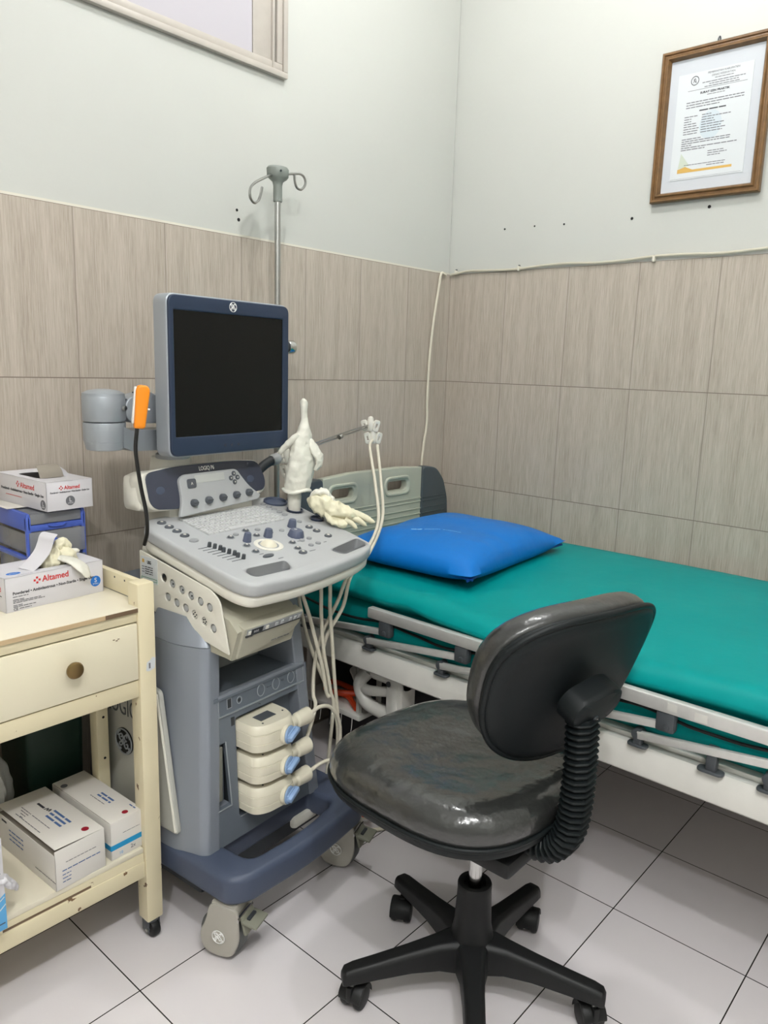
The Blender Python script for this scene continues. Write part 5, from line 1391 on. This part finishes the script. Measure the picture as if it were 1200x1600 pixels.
# glove boxes
def plus_logo(b, M, s):
    for dx, dy in ((0.36, 0), (-0.36, 0), (0, 0.36), (0, -0.36)): b.box((dx * s - 0.15 * s, dy * s - 0.15 * s, 0), (dx * s + 0.15 * s, dy * s + 0.15 * s, 0.0002), RED, M=M)
    for a in range(4):
        x, y = 0.36 * s * math.cos(pi / 4 + a * pi / 2) * 0.0, 0
def size_badge(b, M, r, letter, word, m):
    b.cyl((0, 0, 0), (0, 0, 0.0002), r, m, M=M, seg=28)
    b.text(letter, r * 1.15, CARD, M @ T(0, -r * 0.18, 0.0003), 'CENTER', bold=0.0002, ext=0.0001); b.text(word, r * 0.42, CARD, M @ T(0, -r * 0.62, 0.0003), 'CENTER', ext=0.0001)
def glove_box(b, w_, d_, h_, open_):
    """carton: x right, y back, z up, front-left-bottom corner at the origin; open_ = oval opening on top"""
    b.box((0, 0, 0), (w_, 0.0015, h_), CARD, 0.0004); b.box((0, d_ - 0.0015, 0), (w_, d_, h_), CARD, 0.0004)
    b.box((0, 0, 0), (0.0015, d_, h_), CARD, 0.0004); b.box((w_ - 0.0015, 0, 0), (w_, d_, h_), CARD, 0.0004)
    b.box((0.001, 0.001, 0), (w_ - 0.001, d_ - 0.001, 0.0012), CARD)
    b.plate([(0, 0), (w_, 0), (w_, d_), (0, d_)], [open_], h_ - 0.0012, h_, CARD, 0)
    b.box((0.002, 0.002, 0.002), (w_ - 0.002, d_ - 0.002, h_ * 0.55), CARDIN)
SB = thing('glove_box', 'white glove carton in front on the trolley with blue S badge and gloves spilling out', 'glove box', (-1.843, -0.352, 0.7672), math.radians(3.4), 'glove cartons on the trolley')
b = B(); SW, SD, SH = 0.208, 0.112, 0.069
glove_box(b, SW, SD, SH, rpoly([(0.075, 0.022), (0.172, 0.022), (0.172, 0.082), (0.075, 0.082)], 0.025))
F = frame((0, -0.0003, 0), (1, 0, 0), (0, 0, 1))
plus_logo(b, F @ T(0.064, 0.0545, 0), 0.014)
b.text('Altamed', 0.0175, RED, F @ T(0.0745, 0.049, 0), w=0.056, bold=0.0003, ext=0.0001)
b.text('Powdered • Ambidextrous • Non-Sterile • Single Use', 0.0085, INK, F @ T(0.014, 0.0335, 0), w=0.172, bold=0.0002, ext=0.0001)
for k, (y, x1) in enumerate(((0.0285, 0.045), (0.0225, 0.036), (0.0195, 0.07), (0.0165, 0.078), (0.0115, 0.034), (0.0085, 0.062))): ln(b, 0.014, x1, y, 0.0026, INKG, F @ T(0, 0, 0.0001), k)
b.text('CE', 0.0075, INK, F @ T(0.014, 0.002, 0)); ln(b, 0.026, 0.05, 0.004, 0.0024, INKG, F @ T(0, 0, 0.0001))
size_badge(b, F @ T(0.190, 0.026, 0), 0.0115, 'S', 'SMALL', BLUEP)
F = frame((-0.0003, SD, 0), (0, -1, 0), (0, 0, 1))
b.text('Altamed', 0.0135, RED, F @ T(SD - 0.062, 0.040, 0), w=0.046, bold=0.0002, ext=0.0001); ln(b, 0.02, SD - 0.012, 0.030, 0.003, INK, F @ T(0, 0, 0.0001))
F = T(0, 0, SH + 0.0001)
b.plate(circ(0.030, 0.026, 0.014, 24, 0.009), [], 0, 0.0002, BLUEP, 0, F); b.text('SMALL', 0.006, CARD, F @ T(0.030, 0.024, 0.0003), 'CENTER', ext=0.0001); ln(b, 0.030, 0.060, 0.008, 0.0022, INKG, F)
b.build('carton', SB, 30)
b = B(); L = []
fl = [(0.060, 0.034, SH + 0.001), (0.082, 0.040, SH + 0.014), (0.100, 0.046, SH + 0.028), (0.110, 0.050, SH + 0.043), (0.116, 0.052, SH + 0.056), (0.126, 0.056, SH + 0.062), (0.136, 0.060, SH + 0.059)]
P = spline([Vector(p) for p in fl], 5)
for i, p in enumerate(P):
    hw = 0.021 * (1 if i < len(P) - 6 else max(0.25, (len(P) - 1 - i) / 6) ** 0.5)
    d = Vector((-0.25, 1, 0.05)).normalized()
    L.append([p - d * hw, p + d * hw, p + d * hw + Vector((0.0006, 0, -0.0006)), p - d * hw + Vector((0.0006, 0, -0.0006))])
b.loops(L, CARD); b.build('torn_flap', SB, 60)
def loose(name, label, loc, rz, parts, m, seed, cat='glove', group=None):
    t = thing(name, label, cat, loc, rz, group)
    for i, (nm, segs, amp, fr) in enumerate(parts):
        b = B(); crumple(b, segs, m, seed + i * 3, amp, fr, n=26); b.build(nm, t, 80)
    return t
bx = Vector((-1.843, -0.352, 0.7672)); 
loose('spilled_glove', 'cream glove bunched up in the opening of the blue-badged glove carton', (-1.843 + 0.128, -0.352 + 0.054, 0.7672 + SH - 0.010), 0.06, [
    ('glove_body', [((-0.032, -0.012, -0.004), 0.006, 0.006), ((-0.022, -0.008, 0.010), 0.015, 0.013), ((-0.002, 0.0, 0.020), 0.018, 0.017), ((0.018, 0.004, 0.022), 0.017, 0.016), ((0.036, 0.004, 0.014), 0.012, 0.011), ((0.048, 0.002, 0.006), 0.004, 0.004)], 0.009, 60),
    ('glove_fold', [((0.002, 0.010, 0.022), 0.010, 0.008), ((0.010, 0.012, 0.038), 0.012, 0.009), ((0.024, 0.012, 0.046), 0.011, 0.008), ((0.032, 0.012, 0.034), 0.009, 0.007), ((0.030, 0.012, 0.022), 0.004, 0.004)], 0.005, 80)], GLOVEY, 31)
loose('spilled_glove', 'white glove finger and cuff drooping over the front of the blue-badged carton', (-1.843 + 0.150, -0.352 + 0.040, 0.7672 + SH + 0.002), 0.06, [
    ('glove_finger', [((-0.012, 0.030, 0.010), 0.006, 0.006), ((0.006, 0.028, 0.013), 0.0065, 0.006), ((0.026, 0.022, 0.014), 0.006, 0.0055), ((0.034, 0.020, 0.013), 0.002, 0.002)], 0.001, 80),
    ('glove_cuff', [((-0.022, -0.002, 0.012), 0.010, 0.006), ((-0.008, -0.026, 0.006), 0.014, 0.005), ((0.004, -0.043, -0.008), 0.017, 0.004), ((0.012, -0.0465, -0.022), 0.013, 0.003), ((0.014, -0.0470, -0.028), 0.004, 0.002)], 0.0015, 60)], GLOVE, 41)

# blue drawer organiser behind, with the second glove carton on top
BU = thing('drawer_organiser', 'small blue plastic desktop drawer unit with frosted drawers on the trolley', 'drawer unit', (-1.745, -0.235, 0.7672), 0.0)
UW_, UD_, UH_ = 0.130, 0.185, 0.166
b = B()
for x in (0.0, UW_ - 0.010):
    b.box((x, 0, 0), (x + 0.010, 0.012, UH_ - 0.008), BLUEPL, 0.003); b.box((x, UD_ - 0.012, 0), (x + 0.010, UD_, UH_ - 0.008), BLUEPL, 0.003)
    b.box((x, 0.004, 0), (x + 0.010, UD_ - 0.004, 0.010), BLUEPL, 0.002); b.box((x, 0.004, 0.060), (x + 0.010, UD_ - 0.004, 0.070), BLUEPL, 0.002)
    b.box((x, 0.0, 0.125), (x + 0.010, UD_, UH_), BLUEPL, 0.006)
b.box((0.006, 0.0005, 0.125), (UW_ - 0.006, 0.010, 0.139), BLUEPL, 0.002); b.box((0.006, UD_ - 0.01, 0.125), (UW_ - 0.006, UD_, UH_), BLUEPL, 0.003); b.box((0.004, 0.002, 0), (UW_ - 0.004, UD_ - 0.002, 0.008), BLUEPL, 0.002)
b.tube([(0.045, -0.001, 0.137), (0.055, -0.003, 0.134), (0.075, -0.003, 0.134), (0.085, -0.001, 0.137)], 0.0018, BLUEPL, seg=6)
b.build('frame', BU, 40)
b = B(); b.box((0.009, 0.002, 0.140), (UW_ - 0.009, UD_ - 0.009, 0.163), CLEARPL, 0.003); b.build('top_tray', BU)
for k, (z0, z1) in enumerate(((0.071, 0.124), (0.010, 0.064))):
    b = B(); b.box((0.004, -0.003, z0), (UW_ - 0.004, 0.004, z1), CLEARPL, 0.002); b.box((0.011, 0.004, z0 + 0.002), (UW_ - 0.011, UD_ - 0.014, z0 + 0.004), CLEARPL)
    for x in (0.011, UW_ - 0.0125): b.box((x, 0.004, z0 + 0.002), (x + 0.0015, UD_ - 0.014, z1 - 0.008), CLEARPL)
    d = b.build('drawer', BU); b = B(); b.cyl((UW_ / 2 - 0.012, -0.003, (z0 + z1) / 2 + 0.006), (UW_ / 2 - 0.012, -0.012, (z0 + z1) / 2 + 0.006), 0.008, BLUEPL, seg=20, bev=0.002); b.build('knob', d)
LB = thing('glove_box', 'white glove carton with grey L badge lying on the blue drawer unit', 'glove box', (-1.7065, -0.250, 0.7672 + UH_ + 0.0015), math.radians(3.5), 'glove cartons on the trolley')
b = B(); LW, LD, LH = 0.106, 0.215, 0.063
glove_box(b, LW, LD, LH, rpoly([(0.018, 0.050), (0.075, 0.050), (0.075, 0.165), (0.018, 0.165)], 0.025))
F = frame((0, -0.0003, 0), (1, 0, 0), (0, 0, 1))
plus_logo(b, F @ T(0.033, 0.048, 0), 0.009); b.text('Altamed', 0.0115, RED, F @ T(0.040, 0.0445, 0), w=0.036, bold=0.0002, ext=0.0001)
b.text('Powdered • Ambidextrous • Non-Sterile • Single Use', 0.0055, INK, F @ T(0.008, 0.0375, 0), w=0.090, bold=0.0001, ext=0.0001)
size_badge(b, F @ T(0.053, 0.019, 0), 0.0105, 'L', 'LARGE', INKG)
F = frame((-0.0003, LD, 0), (0, -1, 0), (0, 0, 1))
plus_logo(b, F @ T(0.096, 0.047, 0), 0.013); b.text('Altamed', 0.0165, RED, F @ T(0.106, 0.0405, 0), w=0.060, bold=0.0002, ext=0.0001)
b.text('Powdered • Ambidextrous • Non-Sterile • Single Use', 0.0085, INK, F @ T(0.020, 0.029, 0), w=0.183, bold=0.0002, ext=0.0001)
size_badge(b, F @ T(0.200, 0.0135, 0), 0.0105, 'L', 'LARGE', INKG)
ln(b, 0.04, 0.11, 0.018, 0.0022, RED, F @ T(0, 0, 0.0001))
b.build('carton', LB, 30)
b = B(); L = []
P = spline([Vector(p) for p in ((0.046, 0.058, LH), (0.046, 0.066, LH + 0.016), (0.046, 0.082, LH + 0.026), (0.046, 0.104, LH + 0.024))], 5)
for i, p in enumerate(P):
    hw = 0.027 * math.sqrt(max(0.1, 1 - (i / (len(P) - 1)) ** 3)); L.append([p + Vector((-hw, 0, 0)), p + Vector((hw, 0, 0)), p + Vector((hw, 0.0006, -0.0005)), p + Vector((-hw, 0.0006, -0.0005))])
b.loops(L, CARDIN); b.build('torn_flap', LB, 60, T(0.0, 0.0, 0) )
b = B(); b.loops([[Vector((0.072, 0.055 + 0.03 * t_, LH + 0.002 + 0.024 * (1 - abs(2 * t_ - 1)) + dz)) + Vector((dx, 0, 0)) for t_ in (0, 0.3, 0.6, 1)] for dx, dz in ((0, 0), (0.014, -0.010))], CARD, closed=False); b.build('folded_flap', LB, 60)
# sheet under the carton
b = B(); b.box((0, 0, 0), (0.16, 0.12, 0.0010), CARD2); o = b.build('paper_sheet', M=T(-1.752, -0.16, 0.7672 + UH_ + 0.0002)); tag(o, 'thin paper sheet between the blue drawer unit and the carton on it', 'paper')

# cartons on the lower shelf
def med_box(name, label, loc, rz, w_, d_, h_, kind, grp):
    t = thing(name, label, 'carton', loc, rz, grp)
    b = B()
    b.box((0, 0.0, 0), (w_, 0.0015, h_), CARD2, 0.0004); b.box((0, d_ - 0.0015, 0), (w_, d_, h_), CARD2, 0.0004); b.box((0, 0, 0), (0.0015, d_, h_ - (0.010 if kind == 0 else 0.001)), CARD2, 0.0004); b.box((w_ - 0.0015, 0, 0), (w_, d_, h_), CARD2, 0.0004); b.box((0.001, 0.001, 0), (w_ - 0.001, d_ - 0.001, 0.0015), CARD2)
    b.box((0.002, 0.002, h_ - 0.014), (w_ - 0.002, d_ - 0.002, h_ - 0.012), CARDIN)
    F = frame((0, -0.0004, 0), (1, 0, 0), (0, 0, 1)); G = frame((-0.0004, d_, 0), (0, -1, 0), (0, 0, 1))
    if kind == 0:
        ln(b, 0.022, 0.088, h_ * 0.62, 0.0025, INKG, F); ln(b, 0.014, 0.095, h_ * 0.43, 0.0035, INKB, F)
        for k in range(3): ln(b, 0.014, 0.032, h_ * (0.33 - 0.09 * k), 0.003, INKB, F, k)
        for k in range(3): ln(b, 0.05, 0.11, h_ * (0.62 - 0.12 * k), 0.005, INKB, G, k)
        ln(b, 0.155, 0.235, h_ * 0.2, 0.003, INKG, G); ln(b, 0.02, 0.045, h_ * 0.75, 0.008, INK, G)
    else:
        b.box((0, -0.0003, h_ * 0.26), (w_, 0.0, h_ * 0.40), CYAN); b.box((-0.0003, 0, h_ * 0.26), (0, d_, h_ * 0.40), CYAN)
        ln(b, 0.028, w_ - 0.01, h_ * 0.62, 0.002, INKG, F); b.text('2x', 0.012, INKG, F @ T(0.045, h_ * 0.10, 0)); b.text('10', 0.009, BLUEPL2, F @ T(0.018, h_ * 0.08, 0))
    b.build('carton', t, 30)
    b = B(); M = T(0, 0, h_) @ (RY(0.10 if kind == 0 else 0.0) if 0 else Matrix.Identity(4))
    b.box((0.001, 0.0005, 0), (w_ - 0.001, d_ - 0.001, 0.0012), CARD2, 0.0003, M=M)
    TM_ = M @ frame((0, 0, 0.0014), (0, -1, 0), (1, 0, 0)) @ T(0, 0, 0)
    # text on the lid reads along the depth
    R_ = frame((0, d_, h_ + 0.0014), (0, -1, 0), (1, 0, 0))
    if kind == 0:
        ln(b, 0.055, 0.082, 0.058, 0.009, INK, R_); b.tube([(0.086, 0.058, 0), (0.090, 0.066, 0), (0.094, 0.060, 0), (0.098, 0.068, 0), (0.101, 0.060, 0)], 0.0012, INK, M=R_, seg=5)
        for k in range(3): b.text(['PLASTRONASE', 'LAPAROTOMY', 'CHECK VALVE'][k] if 0 else '', 0.01, INKB, R_) if 0 else ln(b, 0.105 + 0.003 * k, 0.170, 0.068 - k * 0.0105, 0.0085, INKB, R_, k)
        for k in range(4): ln(b, 0.045 + 0.01 * k, 0.085, 0.030 - k * 0.006, 0.003, INKG, R_, k)
        ln(b, 0.09, 0.16, 0.030, 0.003, INKG, R_); ln(b, 0.06, 0.16, 0.010, 0.003, INKG, R_)
        b.cyl(R_ @ Vector((0.212, 0.078, 0)), R_ @ Vector((0.212, 0.078, 0.0003)), 0.0075, mat('dark_red_dot', (150, 15, 40), 0.5), seg=20)
    else:
        for k in range(2): ln(b, 0.115, 0.165, 0.050 - k * 0.009, 0.0075, INKB, R_, k)
        ln(b, 0.105, 0.160, 0.031, 0.003, INKG, R_); ln(b, 0.20, 0.222, 0.066, 0.005, INKB, R_)
        b.cyl(R_ @ Vector((0.218, 0.045, 0)), R_ @ Vector((0.218, 0.045, 0.0003)), 0.0065, mat('dark_red_dot', (150, 15, 40), 0.5), seg=20)
        b.cyl(R_ @ Vector((0.03, 0.012, 0)), R_ @ Vector((0.03, 0.012, 0.0003)), 0.0075, INKG, seg=20)
    # lid hinges on its right edge and stands slightly open on the left
    ob = b.build('lid', t, 30)
    if kind == 0: ob.matrix_local = T(w_, 0, h_) @ RY(0.035) @ T(-w_, 0, -h_) @ T(0, 0, 0.0)
    return t
med_box('medicine_carton', 'larger white carton with open side and faded blue print, left of the pair', (-1.8375, -0.487, 0.2287), math.radians(3.0), 0.107, 0.235, 0.086, 0, 'cartons on the lower shelf')
med_box('medicine_carton', 'white carton with bright blue stripe beside the right front post of the trolley', (-1.716, -0.478, 0.2287), math.radians(2.5), 0.078, 0.235, 0.084, 1, 'cartons on the lower shelf')
tb_ = thing('tissue_carton', 'upright white and sky-blue carton at the left edge of the lower shelf', 'carton', (-2.06, -0.523, 0.2287), math.radians(4))
b = B(); b.box((0, 0, 0), (0.118, 0.10, 0.182), CARD, 0.001)
F = frame((0, -0.0003, 0), (1, 0, 0), (0, 0, 1))
b.flat([(0, 0, 0), (0.118, 0, 0), (0.118, 0.072, 0), (0.10, 0.060, 0), (0.085, 0.058, 0), (0, 0.05, 0)], BLUEPL2, F)
b.tube([(0.085, 0.0, 0.0001), (0.095, 0.03, 0.0001), (0.118, 0.05, 0.0001)], 0.0012, PAPER, M=F @ SC(1, 1, 0.1), seg=5); b.tube([(0.07, 0.0, 0.0001), (0.09, 0.045, 0.0001), (0.116, 0.065, 0.0001)], 0.0012, PAPER, M=F @ SC(1, 1, 0.1), seg=5)
b.text('y', 0.03, NAVY, F @ T(0.092, 0.012, 0.0003), ext=0.0001); ln(b, 0.100, 0.116, 0.012, 0.004, NAVY, F @ T(0, 0, 0.0003))
for k in range(3): ln(b, 0.09, 0.112, 0.125 - k * 0.006, 0.003, INKG, F @ T(0, 0, 0.0002), k)
b.build('carton', tb_, 30)
b = B(); crumple(b, [((0.10, 0.02, 0.100), 0.006, 0.004), ((0.116, 0.008, 0.098), 0.012, 0.006), ((0.130, 0.008, 0.082), 0.011, 0.007), ((0.142, 0.012, 0.066), 0.007, 0.005), ((0.146, 0.014, 0.056), 0.003, 0.003)], CARD, 3, 0.003, 80, n=16); b.build('tissue', tb_, 70)

# white plastic bag and dark green bin at the back of the shelf
b = B(); crumple(b, [((0, 0, 0.005), 0.05, 0.045), ((0, 0, 0.03), 0.078, 0.060), ((0.0, 0, 0.09), 0.082, 0.062), ((0.0, 0, 0.14), 0.062, 0.050), ((-0.012, 0.0, 0.172), 0.036, 0.030), ((-0.02, 0, 0.205), 0.045, 0.035), ((-0.02, 0, 0.235), 0.030, 0.022), ((-0.02, 0, 0.25), 0.006, 0.006)], BAGM, 6, 0.018, 16, n=36)
o = b.build('plastic_bag', None, 20, T(-1.862, -0.165, 0.2287)); tag(o, 'knotted translucent white plastic bag behind the cartons on the lower shelf', 'bag')
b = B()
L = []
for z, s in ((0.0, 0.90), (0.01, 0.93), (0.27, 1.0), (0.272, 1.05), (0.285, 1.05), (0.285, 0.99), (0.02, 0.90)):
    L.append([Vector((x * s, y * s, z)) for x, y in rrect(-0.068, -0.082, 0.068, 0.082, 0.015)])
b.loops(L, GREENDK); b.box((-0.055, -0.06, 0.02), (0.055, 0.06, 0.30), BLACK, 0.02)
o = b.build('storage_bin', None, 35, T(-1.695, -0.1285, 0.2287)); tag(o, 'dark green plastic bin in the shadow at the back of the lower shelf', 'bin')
